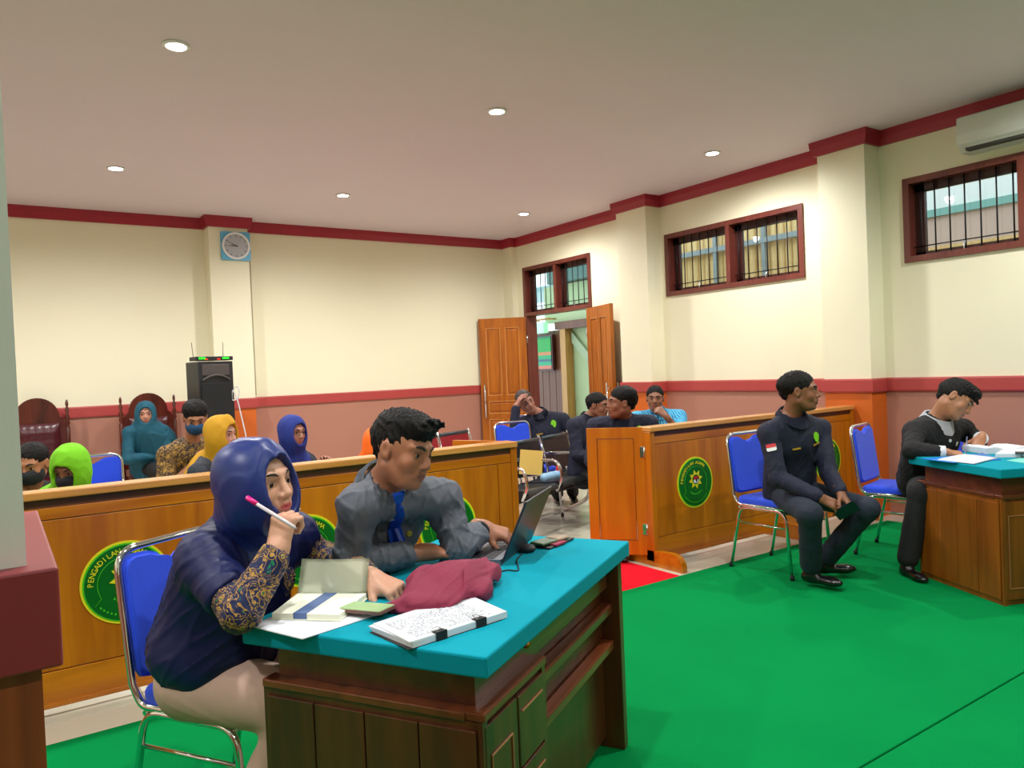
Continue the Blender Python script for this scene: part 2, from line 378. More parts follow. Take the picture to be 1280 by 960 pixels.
mb = bpy.data.materials.new('green_poster_print'); mb.use_nodes = True; MATS['green_poster_print'] = mb
_t = mb.node_tree; _bb = _t.nodes['Principled BSDF']; _tc = _t.nodes.new('ShaderNodeTexCoord'); _sp = _t.nodes.new('ShaderNodeSeparateXYZ'); _rp = _t.nodes.new('ShaderNodeValToRGB')
_t.links.new(_tc.outputs['Generated'], _sp.inputs[0]); _t.links.new(_sp.outputs['Z'], _rp.inputs[0]); _t.links.new(_rp.outputs[0], _bb.inputs['Base Color'])
_rp.color_ramp.interpolation = 'CONSTANT'
for p_, c_ in ((0, (190, 110, 90)), (.10, (40, 150, 110)), (.22, (60, 90, 110)), (.30, (30, 150, 100)), (.42, (180, 120, 80)), (.52, (36, 150, 70)), (.93, (24, 120, 80))):
    e_ = _rp.color_ramp.elements.new(p_) if p_ else _rp.color_ramp.elements[0]; e_.color = lin(c_)+(1,)
_rp.color_ramp.elements[-1].color = lin((24, 120, 80))+(1,)
bm = NB(); box(bm, -.03, -.02, .03, .41, .03, .55); obj('poster', bm, mb, nb_)
# bamboo screen on steel posts outside window_1
bs = empty('bamboo_screen', (7.25, 4.75, 0), label='tan bamboo screen on grey steel posts outside the barred window', cat='screen')
b0 = None
for k in range(24):
    y = k*.095
    if b0 is None:
        bm = NB(); tube(bm, [(0, 0, 0), (0, 0, 3.3)], .047, 8); b0 = obj('bamboo_slat', bm, m_tan, bs, loc=(0, y, 0))
    else: c = b0.copy(); COL.objects.link(c); c.location = (.006*(k % 3), y, 0)
for y in (.12, .66, 1.35, 2.05):
    bm = NB(); box(bm, -.09, -.05, y-.022, y+.022, 0, 3.3); obj('steel_post', bm, m_grey_st, bs)
bm = NB(); box(bm, -.10, -.06, -.1, 2.3, 2.72, 2.78); obj('steel_rail', bm, m_grey_st, bs)
# neighbouring facade outside window_2
for nm, mm, z0, z1, dx in (('facade_base', m_tan, 0, 2.44, 0), ('facade_render', m_pinkw, 2.44, 2.73, .02), ('facade_beam', m_teal_b, 2.73, 2.80, -.02), ('facade_soffit', m_whitew, 2.80, 3.3, .0)):
    bm = NB(); box(bm, 7.6+dx, 7.75, 1.0, 4.55, z0, z1); tag(obj(nm, bm, mm), kind='structure')

# the shell above was measured in units of the door; bring it to metres about the eye height
KS = 1.15
def room_z(z): return z*(1.42-.92*KS)/.5 if z < .5 else 1.42+(z-1.42)*KS
_done = {}
for o in list(COL.objects):
    if o.type in ('CAMERA', 'LIGHT'): continue
    L0 = o.location.copy(); o.location = (L0.x*KS, L0.y*KS, room_z(L0.z))
    par = Vector((0, 0, 0)); q = o.parent; L0w = L0.copy()
    while q is not None: L0w += Vector(q['_old']); q = q.parent
    o['_old'] = list(L0)
    nw = Vector((L0w.x*KS, L0w.y*KS, room_z(L0w.z)))
    q = o.parent; pw = Vector((0, 0, 0))
    if q is not None: pw = Vector(q['_new'])
    o['_new'] = list(nw); o.location = nw-pw
    if o.type == 'MESH' and o.data.name not in _done:
        _done[o.data.name] = 1
        for v in o.data.vertices:
            w = L0w+v.co; v.co = Vector((w.x*KS, w.y*KS, room_z(w.z)))-nw
for o in COL.objects:
    for k in ('_old', '_new'):
        if k in o: del o[k]
ZC = room_z(ZC); XR, YB, XL, YF = XR*KS, YB*KS, XL*KS, YF*KS
# floor: a grout bed with separate glazed tiles where they show
bm = NB(); box(bm, -2.7, 6.65, -3.15, 9.66, -.12, -.003)
floor = tag(obj('floor', bm, m_grout), 'pale glazed tile floor behind the barrier', kind='structure')
TS = .40
t = NB(); box(t, -TS/2+.0015, TS/2-.0015, -TS/2+.0015, TS/2-.0015, -.006, 0, bev=.0015); tile0 = None
xs = [6.5-.2-TS*i for i in range(17)]; ys = [3.57+TS*j for j in range(15)]
for j, y in enumerate(ys):
    for i, x in enumerate(xs):
        if y > 9.35: continue
        if tile0 is None: tile0 = obj('tile', t, m_tile, floor, loc=(x, y, 0))
        else:
            c = tile0.copy(); COL.objects.link(c); c.location = (x, y, 0)
# ------------------------------------------------------------------ carpets
m_green = mat('green_carpet_pile', (0, 127, 64), .95, var=.10, vscale=2.2, bump=.25, bscale=420, spec=.05)
m_red = mat('red_carpet_pile', (226, 28, 44), .95, var=.08, vscale=3, bump=.25, bscale=420, spec=.05)
bm = NB(); box(bm, -1.9, 6.2, 1.485, 3.53, 0, .012, bev=.004); tag(obj('green_carpet', bm, m_green), 'green carpet strip between the barrier and the dark carpet seam', 'carpet')
bm = NB(); box(bm, -1.9, 6.2, -2.5, 1.478, 0, .012, bev=.004); tag(obj('green_carpet', bm, m_green), 'green carpet strip nearest the viewer, in front of the seam', 'carpet')
bm = NB(); box(bm, 2.66, 3.70, 3.535, 4.55, 0, .008, bev=.003); tag(obj('red_carpet', bm, m_red), 'bright red mat running under the barrier gate', 'mat')
# ------------------------------------------------------------------ downlights
m_lamp = mat('lamp_glow', (255, 255, 255), .5, var=0, emit=((255, 250, 240), 26)); m_rim = mat('white_plastic_rim', (236, 236, 236), .35, var=.02)
def downlight(x, y, lab):
    r = empty('ceiling_downlight', (x, y, ZC), label=lab, cat='ceiling light', group=None)
    bm = NB(); lathe(bm, [(.056, -.001), (.075, -.001), (.078, -.007), (.072, -.012), (.056, -.012)], 24, cap=False); obj('rim', bm, m_rim, r)
    bm = NB(); lathe(bm, [(.056, -.004), (.056, -.0105)], 24); obj('diffuser', bm, m_lamp, r)
    return r
DL = ['large ceiling downlight at upper left, nearest on the left', 'brightest ceiling downlight in the upper middle, near the viewer', 'ceiling downlight above the air conditioned end, near the first barred window', 'ceiling downlight at the left, nearest the wall clock', 'small ceiling downlight in the middle of the far row', 'farthest ceiling downlight, nearest the door corner']
for i, (x, y) in enumerate(LAMPS):
    r = downlight(x, y, DL[i] if i < 6 else ['ceiling downlight over the near clerk desk, above the view', 'ceiling downlight over the middle of the green carpet, above the view', 'ceiling downlight over the right desk, above the view', 'ceiling downlight left of the near pillar, out of view', 'ceiling downlight at the far left corner, out of view', 'ceiling downlight left of the viewer, out of view', 'ceiling downlight just behind the viewer', 'ceiling downlight behind the viewer to the right'][i-6])
# ================================================================== wooden barrier
m_barr = wood('amber_barrier_wood', (166, 88, 0), (204, 124, 8), .3, axis=0, scale=5, coat=.4)
m_barr_v = wood('amber_panel_wood', (162, 84, 0), (200, 118, 8), .32, axis=2, scale=5, coat=.4)
m_barr_top = wood('light_top_wood', (188, 122, 50), (214, 152, 84), .25, axis=0, scale=6, coat=.5)
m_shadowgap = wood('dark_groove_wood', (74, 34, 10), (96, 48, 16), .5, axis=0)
m_em_g = mat('emblem_dark_green', (0, 96, 22), .35, var=.04); m_em_y = mat('emblem_yellow', (226, 214, 30), .4, var=.02)
m_em_l = mat('emblem_light_green', (70, 190, 30), .4, var=.02); m_em_r = mat('emblem_red', (196, 24, 40), .4, var=.02); m_em_w = mat('emblem_white', (226, 230, 230), .4, var=.02); m_em_k = mat('emblem_dark', (50, 44, 60), .4)
LET = {}
def disc(bm, r, y0, y1, n=48, mi=0, r0=0, cx=0, cz=0):
    a = [(cx+r*math.cos(2*PI*k/n), cz+r*math.sin(2*PI*k/n)) for k in range(n)]
    if not r0: prism(bm, a, y0, y1, mi=mi); return
    b = [(cx+r0*math.cos(2*PI*k/n), cz+r0*math.sin(2*PI*k/n)) for k in range(n)]
    V = [[bm.verts.new((u, y, v)) for u, v in q] for y in (y0, y1) for q in (a, b)]
    for k in range(n):
        l = (k+1) % n
        for A, B in ((V[0], V[1]), (V[1], V[3]), (V[3], V[2]), (V[2], V[0])):
            f = bm.faces.new((A[k], A[l], B[l], B[k])); f.material_index = mi
def emblem(x, z, y, parent, R=.187):
    mats = [m_em_g, m_em_y, m_em_l, m_em_r, m_em_w, m_em_k]
    bm = NB(); k = R/.187
    disc(bm, .187*k, -.004, 0, mi=1); disc(bm, .177*k, -.006, -.003, mi=2); disc(bm, .170*k, -.008, -.005, mi=0)
    e = obj('emblem', bm, mats, parent, loc=(x, y, z)); e['label'] = 'round green emblem with a yellow rim and sun star'
    bm = NB()
    # inner horseshoe line, open at the bottom
    pts = [(.118*k*math.cos(a), -.0095, .118*k*math.sin(a)) for a in [math.radians(-28+236*i/40) for i in range(41)]]
    pts = [(.158*k*math.cos(math.radians(-34)), -.0095, .158*k*math.sin(math.radians(-34)))]+pts+[(.158*k*math.cos(math.radians(214)), -.0095, .158*k*math.sin(math.radians(214)))]
    tube(bm, pts, .0016, 5); obj('border_line', bm, m_em_l, e)
    bm = NB(); st = []
    for i in range(16):
        a = 2*PI*i/16+.2; r = (.072 if i % 2 == 0 else .042)*k; st.append((r*math.cos(a), .022*k+r*math.sin(a)))
    prism(bm, st, -.0105, -.007, mi=0); obj('sun_star', bm, m_em_y, e)
    bm = NB(); disc(bm, .036*k, -.0125, -.010, 24, mi=1, cz=.022*k)
    prism(bm, [(-.026*k, .022*k), (.026*k, .022*k), (.024*k, .044*k), (-.024*k, .044*k)], -.0135, -.012, mi=0)
    prism(bm, [(-.024*k, .000), (.0*k, -.006*k), (.024*k, .0), (.026*k, .020*k), (-.026*k, .020*k)], -.0135, -.012, mi=2)
    prism(bm, [(-.005*k, .004*k), (.012*k, .002*k), (.014*k, .030*k), (-.002*k, .034*k)], -.0142, -.013, mi=3)
    obj('shield', bm, [m_em_r, m_em_g, m_em_w, m_em_k], e)
    # lettering on the ring
    tv, tf = [], []
    for i, ch in enumerate('PENGADILAN AGAMA'):
        if ch == ' ': continue
        if ch not in LET: LET[ch] = text_mesh(ch, .034, .0008)
        me = LET[ch]; a = math.radians(176-8.3*i); r = .144*k
        c, s_ = math.cos(a-PI/2), math.sin(a-PI/2); base = len(tv)
        for v in me.vertices:
            u, w = v.co.x*k*.95, v.co.y*k; tv.append((r*math.cos(a)+u*c-w*s_, -.0092-v.co.z, r*math.sin(a)+u*s_+w*c))
        tf += [[base+q for q in p.vertices] for p in me.polygons]
    me = bpy.data.meshes.new('lettering'); me.from_pydata(tv, [], tf); link('lettering', me, m_em_y, e)
    bm = NB()
    for r, a0, a1, n in ((.146, 222, 318, 15), (.085, 232, 308, 9)):
        for i in range(n):
            a = math.radians(a0+(a1-a0)*i/(n-1)); cx, cz = r*k*math.cos(a), r*k*math.sin(a)
            q = .0045*k; prism(bm, [(cx-q, cz-q), (cx+q, cz-q), (cx+q*.6, cz+q), (cx-q*.6, cz+q)], -.0095, -.0075)
    obj('small_marks', bm, m_em_l, e)
    return e
def barrier(name, x0, x1, label, embs, posts, feet):
    r = empty(name, (0, 0, 0), label=label, cat='barrier')
    Yf = 3.855
    bm = NB(); box(bm, x0, x1, Yf-.035, Yf+.085, .945, .98, bev=.006); obj('top_rail', bm, m_barr_top, r)
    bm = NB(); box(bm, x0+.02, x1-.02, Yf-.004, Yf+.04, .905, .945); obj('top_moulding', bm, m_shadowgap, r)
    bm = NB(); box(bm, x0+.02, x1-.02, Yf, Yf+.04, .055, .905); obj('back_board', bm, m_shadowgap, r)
    for a, b in zip(posts, posts[1:]):
        w = .012
        for nm, q in (('upper_rail', (a+.02, b-.02, .855, .905)), ('lower_rail', (a+.02, b-.02, .055, .195))):
            bm = NB(); box(bm, q[0], q[1], Yf-w, Yf+.01, q[2], q[3], bev=.002); obj(nm, bm, m_barr, r)
        for u0, u1 in ((a+.02, a+.115), (b-.115, b-.02)):
            bm = NB(); box(bm, u0, u1, Yf-w, Yf+.01, .1985, .8515, bev=.002); obj('stile', bm, m_barr_v, r)
        bm = NB(); box(bm, a+.1175, b-.1175, Yf-w+.003, Yf+.01, .1985, .8515, bev=.003); obj('panel', bm, m_barr_v, r)
        bm = NB(); box(bm, a, b, Yf-.02, Yf+.02, .04, .062, bev=.004); obj('bottom_bead', bm, m_barr, r)
    for p in posts:
        bm = NB(); box(bm, p-.022, p+.022, Yf-.02, Yf+.06, .03, .945, bev=.004); obj('post', bm, m_barr_v, r)
    for p in feet:
        prof = [(-.30, 0), (.22, 0), (.22, .03), (.20, .06), (.17, .085), (.12, .10), (-.16, .115), (-.22, .115), (-.265, .10), (-.29, .07), (-.30, .04)]
        bm = NB(); prism(bm, prof, -.022, .022, xf((p, Yf+.02, .0), rz=PI/2)); obj('foot', bm, m_barr, r)
    for x, z in embs: emblem(x, z, Yf-.009, r)
    return r
bl = barrier('court_barrier', -1.55, 2.63, 'long amber wood barrier on the left with green emblems, behind the two clerks', [(-.38, .53), (.457, .53), (1.295, .53), (2.134, .53)], [-1.53, -.10, 2.61], [-1.5, 2.56])
br = barrier('court_barrier', 3.76, 6.255, 'amber wood barrier on the right with two green emblems, behind the seated guard', [(4.21, .54), (5.86, .535)], [3.785, 5.14, 6.235], [3.785, 5.14, 6.20])
def gate(name, hx, hy, ang, lab, par):
    M = Matrix.Translation((hx, hy, 0)) @ Matrix.Rotation(ang, 4, 'Z')
    g = obj_gate = None
    bm = NB(); w = .405
    for q in ((0, w, .90, .975), (0, w, .07, .17), (0, .07, .17, .90), (w-.07, w, .17, .90)): box(bm, q[0], q[1], -.016, .016, q[2], q[3], M)
    g = obj('gate_leaf', bm, m_gate, par)
    bm = NB(); box(bm, .073, w-.073, -.009, .009, .173, .897, M, bev=.003); obj('gate_panel', bm, m_gate, g)
    for z in (.25, .80):
        bm = NB(); box(bm, .002, .030, .0165, .020, z-.038, z+.038, M, bev=.001); tube(bm, [M @ Vector((0, .022, z-.04)), M @ Vector((0, .022, z+.04))], .007, 8); obj('gate_hinge', bm, m_steel, g)
m_gate = wood('orange_gate_wood', (184, 92, 4), (212, 122, 14), .3, axis=2, scale=4, coat=.4)
gate('gate', 3.778, 3.912, math.atan2(.28, -.26), '', br)
gate('gate', 2.62, 3.945, math.radians(112), '', bl)

# ================================================================== blue banquet chairs
m_blue = mat('royal_blue_fabric', (20, 70, 222), .75, var=.10, vscale=7, bump=.25, bscale=260, sheen=.2)
m_rubber = mat('black_rubber', (24, 24, 26), .7)
def blue_chair():
    r = bpy.data.objects.new('banquet_chair', None); COL.objects.link(r); r.empty_display_size = .1
    # local: x to the sitter's right, y forward, z up; origin on the floor below the seat centre
    hw = .205
    bk = [(-hw, .20, .44), (-hw, -.19, .435), (-hw, -.225, .50), (-hw+.005, -.275, .90), (hw-.005, -.275, .90), (hw, -.225, .50), (hw, -.19, .435), (hw, .20, .44)]
    P = fillet(bk[:3], .05, 5)[:-1]+fillet(bk[2:6], .075, 7)[:-1]+fillet(bk[5:], .05, 5)
    bm = NB(); tube(bm, P, .0115, 10); obj('back_frame', bm, m_chrome, r)
    for s in (-1, 1):
        bm = NB(); tube(bm, fillet([(s*(hw+.012), .225, 0), (s*(hw+.006), .185, .425), (s*(hw+.006), -.17, .425), (s*(hw+.012), -.255, 0)], .07, 7), .0115, 10); obj('leg_frame', bm, m_chrome, r)
        bm = NB(); tube(bm, [(s*(hw+.009), .205, .32), (s*(hw+.009), -.19, .32)], .007, 8); obj('side_brace', bm, m_chrome, r)
        for y in (.226, -.256):
            bm = NB(); lathe(bm, [(.014, 0), (.015, .02), (.0125, .028)], 10, xf((s*(hw+.012), y, 0))); obj('foot_cap', bm, m_rubber, r)
    bm = NB(); tube(bm, [(-hw, .17, .415), (hw, .17, .415)], .008, 8); tube(bm, [(-hw, -.18, .415), (hw, -.18, .415)], .008, 8); obj('cross_brace', bm, m_chrome, r)
    bm = NB(); rings = []
    for z, e in ((.440, .012), (.444, .002), (.455, 0), (.472, 0), (.482, .006), (.488, .018), (.491, .05)):
        rings.append([bm.verts.new((u, v, z)) for u, v in rounded(.40-2*e, .43-2*e, .055-min(e, .03), 6)])
    for a_, b_ in zip(rings, rings[1:]):
        n_ = len(a_)
        for k in range(n_): bm.faces.new((a_[k], a_[(k+1) % n_], b_[(k+1) % n_], b_[k]))
    bm.faces.new(rings[-1]); bm.faces.new(list(reversed(rings[0])))
    obj('seat', bm, m_blue, r, smooth=True)
    # padded back with the heart-shaped notch at the top
    top = [(-.19, .36), (-.178, .385), (-.15, .395), (-.095, .392), (-.062, .38), (-.038, .352), (-.018, .338), (0, .334), (.018, .338), (.038, .352), (.062, .38), (.095, .392), (.15, .395), (.178, .385), (.19, .36)]
    prof = top+[(.19, .05), (.175, .02), (.14, .01), (-.14, .01), (-.175, .02), (-.19, .05)]
    bm = NB(); prism(bm, prof, -.020, .020)
    fr = [f for f in bm.faces if len(f.verts) > 6]
    ed = {e for f in fr for e in f.edges}
    bmesh.ops.bevel(bm, geom=list(ed), offset=.013, segments=3, affect='EDGES')
    th = math.atan2(.05, .40)
    for v in bm.verts: v.co = xf((0, -.222, .49), rx=th) @ v.co
    obj('backrest', bm, m_blue, r, smooth=.9)
    bpy.context.view_layer.update()
    return r
_chair0 = [None]
def place_chair(x, y, ang, label, group=None):
    """ang = world direction the sitter faces (degrees, 0 = +x)"""
    if _chair0[0] is None: _chair0[0] = r = blue_chair()
    else: r = copy_tree(_chair0[0])
    r.location = (x, y, FZ(y)); r.rotation_euler = (0, 0, math.radians(ang-90)); tag(r, label, 'chair', 'blue banquet chairs')
    return r
def FZ(y): return .012 if y < 3.53 else 0
place_chair(.60, 2.49, -57.8, 'blue banquet chair with chrome frame under the woman in navy, nearest the viewer')
place_chair(4.33, 3.20, -90, 'blue banquet chair with chrome frame under the seated guard by the right barrier')
place_chair(5.25, 2.87, -78, 'blue banquet chair with notched back behind the man writing')
place_chair(6.02, 2.72, -100, 'blue banquet chair mostly hidden behind the writing man at the right edge')
place_chair(4.21, 5.95, -92, 'empty blue banquet chair just past the left barrier end, before the door leaf')
place_chair(.56, 6.30, -96, 'blue banquet chair behind the woman in lime green')
place_chair(4.80, 6.70, -122, 'blue chair with chrome frame under the guard resting his head on his hand')
STOOLS = [(1.16, 2.71, 'the man at the laptop'), ((0.325, 5.269, 0.621)[0], (0.325, 5.269, 0.621)[1], 'the woman in lime green'), ((0.129, 6.129, 0.593)[0], (0.129, 6.129, 0.593)[1], 'the masked man at the far left'), ((1.197, 6.310, 0.693)[0], (1.197, 6.310, 0.693)[1], 'the man in brown batik'), ((1.198, 5.522, 0.678)[0], (1.198, 5.522, 0.678)[1], 'the woman in mustard'), ((1.882, 5.841, 0.597)[0], (1.882, 5.841, 0.597)[1], 'the woman with glasses'), ((2.416, 5.052, 0.578)[0], (2.416, 5.052, 0.578)[1], 'the bent figure in orange'), ((4.071, 4.466, 0.480)[0], (4.071, 4.466, 0.480)[1], 'the man seen in profile behind the gate'), ((5.309, 5.255, 0.446)[0], (5.309, 5.255, 0.446)[1], 'the man in sky blue')]
m_stool = mat('brown_plastic_stool', (92, 58, 40), .4)
def stool(x, y, lab):
    r = empty('stool', (x, y, 0), label=lab, cat='stool', group='low stools hidden under the audience')
    bm = NB(); box(bm, -.16, .16, -.16, .16, .41, .44, bev=.012); obj('seat', bm, m_stool, r)
    for a in (-1, 1):
        for b in (-1, 1): bm = NB(); tube(bm, [(a*.16, b*.16, 0), (a*.125, b*.125, .41)], .014, 8); obj('leg', bm, m_stool, r)
for x_, y_, l_ in STOOLS: stool(x_, y_, 'low brown stool hidden under '+l_)

# ================================================================== big carved chairs
m_mahog = wood('dark_mahogany', (62, 18, 12), (92, 32, 20), .25, scale=8, coat=.6)
m_leather = mat('oxblood_leather', (74, 20, 30), .3, var=.15, vscale=9, spec=.6)
def carved_chair():
    r = bpy.data.objects.new('carved_chair', None); COL.objects.link(r)
    prof = [(.0, 1.16), (.0, 1.16)]
    arch = []
    for k in range(17):
        a = PI*k/16; arch.append((.20*math.cos(a)*1.0, 1.13+.20*math.sin(a)))
    pr = [(.262, .50), (.262, 1.07), (.235, 1.09)]+arch+[(-.235, 1.09), (-.262, 1.07), (-.262, .50)]
    bm = NB(); prism(bm, pr, -.018, .018, xf((0, -.26, 0), rx=.0)); obj('back_board', bm, m_mahog, r)
    for s in (-1, 1):
        bm = NB(); lathe(bm, [(.024, 0), (.024, .5), (.018, .53), (.024, .56), (.020, .8), (.024, 1.0), (.014, 1.02), (.024, 1.05), (.014, 1.08), (.023, 1.12), (.012, 1.15), (.022, 1.20), (.010, 1.225), (.016, 1.25), (.013, 1.28), (.004, 1.30)], 14, xf((s*.275, -.26, 0)))
        obj('finial_post', bm, m_mahog, r)
        bm = NB(); tube(bm, smooth_path([(s*.275, -.25, .72), (s*.285, -.05, .70), (s*.29, .15, .71), (s*.285, .24, .68)], 5), .022, 10); obj('armrest', bm, m_mahog, r)
        bm = NB(); lathe(bm, [(.026, 0), (.020, .06), (.026, .12), (.018, .3), (.026, .42), (.018, .46), (.024, .56), (.018, .68)], 12, xf((s*.27, .20, 0))); obj('leg', bm, m_mahog, r)
    # tufted cushion on the back
    bm = NB(); nx, nz = 21, 21; g = []
    for j in range(nz):
        row = []
        for i in range(nx):
            u, v = i/(nx-1), j/(nz-1); e = min(u, 1-u, v, 1-v); t = min(1, e*7)
            a = math.cos(u*PI*6+v*PI*5)*math.cos(u*PI*6-v*PI*5)
            row.append(bm.verts.new(((u-.5)*.40, -.242+.012+.045*math.sqrt(t)+.008*a*t, .52+v*.54)))
        g.append(row)
    for j in range(nz-1):
        for i in range(nx-1): bm.faces.new((g[j][i], g[j][i+1], g[j+1][i+1], g[j+1][i]))
    geo = bmesh.ops.extrude_edge_only(bm, edges=[e for e in bm.edges if len(e.link_faces) == 1])
    for v in [q for q in geo['geom'] if isinstance(q, bmesh.types.BMVert)]: v.co.y = -.243
    obj('back_cushion', bm, m_leather, r, smooth=True)
    for s in (-1, 1):
        for k in range(9):
            pass
    bm = NB(); box(bm, -.26, .26, -.24, .24, .36, .43, bev=.01); obj('seat_frame', bm, m_mahog, r)
    bm = NB(); box(bm, -.235, .235, -.22, .23, .42, .50, bev=.03); obj('seat_cushion', bm, m_leather, r, smooth=True)
    bpy.context.view_layer.update()
    return r
cc = carved_chair(); cc.location = (.355, 9.10, 0); cc.rotation_euler = (0, 0, PI); tag(cc, 'carved dark chair with arched back and finials, at the left edge behind the masked man', 'armchair', 'carved chairs by the back wall')
c2 = copy_tree(cc); c2.location = (1.42, 9.02, 0); c2.rotation_euler = (0, 0, PI+.06); tag(c2, 'carved dark chair with arched back behind the woman in teal, beside the loudspeaker', 'armchair')

# ================================================================== loudspeaker
m_spk = mat('black_speaker_plastic', (26, 27, 31), .5, var=.1, bump=.1, bscale=200); m_spk_side = mat('worn_speaker_side', (70, 62, 60), .6, var=.15); m_grille = mat('black_grille_cloth', (12, 13, 16), .8, bump=.5, bscale=600)
sp = empty('loudspeaker', (1.92, 8.62, .95), rz=math.radians(12), label='black loudspeaker beside the back pillar, with a wireless receiver on top', cat='loudspeaker')
bm = NB(); prism(bm, [(-.19, -.17), (.19, -.17), (.17, .17), (-.17, .17)], 0, .69, Matrix(((1, 0, 0, 0), (0, 0, 1, 0), (0, 1, 0, 0), (0, 0, 0, 1))))
for v in bm.verts: v.co = Vector((v.co.x, v.co.y, v.co.z))
obj('cabinet', bm, m_spk, sp)
bm = NB(); box(bm, -.165, .165, -.185, -.165, .03, .46, bev=.008); obj('grille', bm, m_grille, sp)
bm = NB(); tube(bm, smooth_path([(-.15, -.178, .49), (-.08, -.185, .53), (0, -.187, .545), (.08, -.185, .53), (.15, -.178, .49)], 5), .012, 8); box(bm, -.15, .15, -.178, -.165, .54, .66, bev=.006); obj('horn', bm, m_spk_side, sp)
st = empty('speaker_stand', (1.92, 8.62, 0), label='black tripod stand under the loudspeaker, hidden behind the audience', cat='stand')
bm = NB(); tube(bm, [(0, 0, .3), (0, 0, .949)], .018, 10); obj('pole', bm, m_black_iron, st)
for k in range(3):
    a = 2*PI*k/3+.4; bm = NB(); tube(bm, [(0, 0, .62), (.36*math.cos(a), .36*math.sin(a), .014)], .012, 8); obj('leg', bm, m_black_iron, st)
wr = empty('wireless_receiver', (1.94, 8.56, 1.652), rz=math.radians(8), label='slim wireless receiver with green lights standing on the loudspeaker', cat='receiver')
bm = NB(); box(bm, -.20, .20, -.09, .09, 0, .042, bev=.004); obj('casing', bm, m_spk, wr)
for x in (-.165, .085):
    bm = NB(); box(bm, x, x+.07, -.0935, -.089, .014, .034); obj('display', bm, mat('green_display', (30, 200, 30), .4, emit=((40, 255, 40), .9)), wr)
for x in (-.07, .06):
    bm = NB(); box(bm, x-.03, x, -.0935, -.089, .008, .02); obj('indicator', bm, mat('red_indicator', (220, 40, 20), .4, emit=((255, 50, 20), .7)), wr)
for x in (-.16, .16):
    bm = NB(); tube(bm, [(x, .08, .03), (x-.012*(1 if x < 0 else -.5), .08, .20)], .003, 6); obj('antenna', bm, m_black_iron, wr)
bm = NB()
c_ = smooth_path([(2.13, 8.50, 1.30), (2.16, 8.49, 1.36), (2.19, 8.48, 1.34), (2.18, 8.48, 1.24), (2.12, 8.49, 1.22), (2.13, 8.49, 1.32), (2.17, 8.48, 1.22), (2.20, 8.47, 1.05), (2.24, 8.46, .8), (2.3, 8.45, .3), (2.3, 8.46, .01)], 6)
tube(bm, c_, .007, 7); tag(obj('power_cable', bm, mat('white_cable', (210, 210, 214), .4)), 'white cable looped and hanging beside the loudspeaker', 'cable')
bm = NB(); tube(bm, [(2.66, 9.500, 1.24), (2.665, 9.500, 2.98)], .0035, 6); lathe(bm, [(.0, -.015), (.014, -.012), (.014, .012), (0, .015)], 10, xf((2.665, 9.49, 3.0), rx=PI/2)); tag(obj('wall_wire', bm, mat('dusty_wire', (170, 165, 150), .6)), 'thin wire running down the back wall from a small hook', 'cable')

# ================================================================== clock, switch, air conditioner
ck = empty('wall_clock', (2.438, 9.279, 3.02), label='square light blue wall clock with a round grey face on the back pillar', cat='clock')
m_ckb = mat('sky_blue_plastic', (96, 182, 226), .35, var=.02); m_ckf = mat('silver_clock_face', (182, 186, 196), .4, var=.04)
bm = NB(); prism(bm, rounded(.335, .335, .015, 3), -.03, 0); obj('clock_frame', bm, m_ckb, ck)
bm = NB(); disc(bm, .160, -.045, -.03, 40, r0=.138); obj('rim', bm, m_rim, ck)
bm = NB(); disc(bm, .139, -.036, -.03, 40); obj('dial', bm, m_ckf, ck)
m_hand = mat('clock_black', (50, 52, 60), .5, var=.02)
bm = NB(); 
for a, l, w in ((math.radians(180), .085, .006), (math.radians(152), .115, .004)):
    d = Vector((math.cos(a), 0, math.sin(a))); n_ = Vector((-d.z, 0, d.x)); P = [d*-.02+n_*w, d*-.02-n_*w, d*l-n_*w*.5, d*l+n_*w*.5]
    prism(bm, [(p.x, p.z) for p in P], -.040, -.038)
obj('hands', bm, m_hand, ck)
bm = NB()
for k in range(12):
    a = 2*PI*k/12; c, s_ = math.cos(a), math.sin(a)
    P = [(c*.112-s_*.004, s_*.112+c*.004), (c*.112+s_*.004, s_*.112-c*.004), (c*.130+s_*.004, s_*.130-c*.004), (c*.130-s_*.004, s_*.130+c*.004)]
    prism(bm, P, -.0385, -.0365)
obj('hour_marks', bm, m_hand, ck)
sw = empty('light_switch', (6.496, 6.897, 1.543), label='brown double light switch on the right wall beside the door', cat='switch')
bm = NB(); box(bm, -.012, 0, -.06, .06, -.055, .055, bev=.003); obj('plate', bm, mat('brown_switch_plate', (116, 88, 60), .4), sw)
for y in (-.027, .027):
    for z in (-.022, .022):
        bm = NB(); box(bm, -.017, -.011, y-.019, y+.019, z-.015, z+.015, bev=.002); obj('rocker', bm, mat('beige_rocker', (176, 156, 122), .4), sw)
ac = empty('air_conditioner', (6.495, 2.45, 2.97), label='white split air conditioner above the right-hand barred window', cat='air conditioner')
m_ac = mat('ac_white_plastic', (214, 218, 208), .4, var=.02)
bm = NB(); prism(bm, [(0, 0), (-.14, .0), (-.20, .06), (-.215, .13), (-.20, .26), (-.15, .28), (0, .28)], -.50, .47); obj('housing', bm, m_ac, ac)
bm = NB(); box(bm, -.19, -.13, -.44, .41, .004, .03, xf((0, 0, 0)), bev=.003); o_ = obj('outlet_slot', bm, mat('dark_slot', (60, 60, 54), .6), ac); o_.location = (-.012, 0, -.006)
for z in (.028, .052):
    bm = NB(); prism(bm, [(-.165-z*.6, z-.022), (-.172-z*.6, z-.014), (-.20-z*.4, z+.004), (-.194-z*.4, z-.004)], -.43, .40); obj('louvre', bm, m_ac, ac)
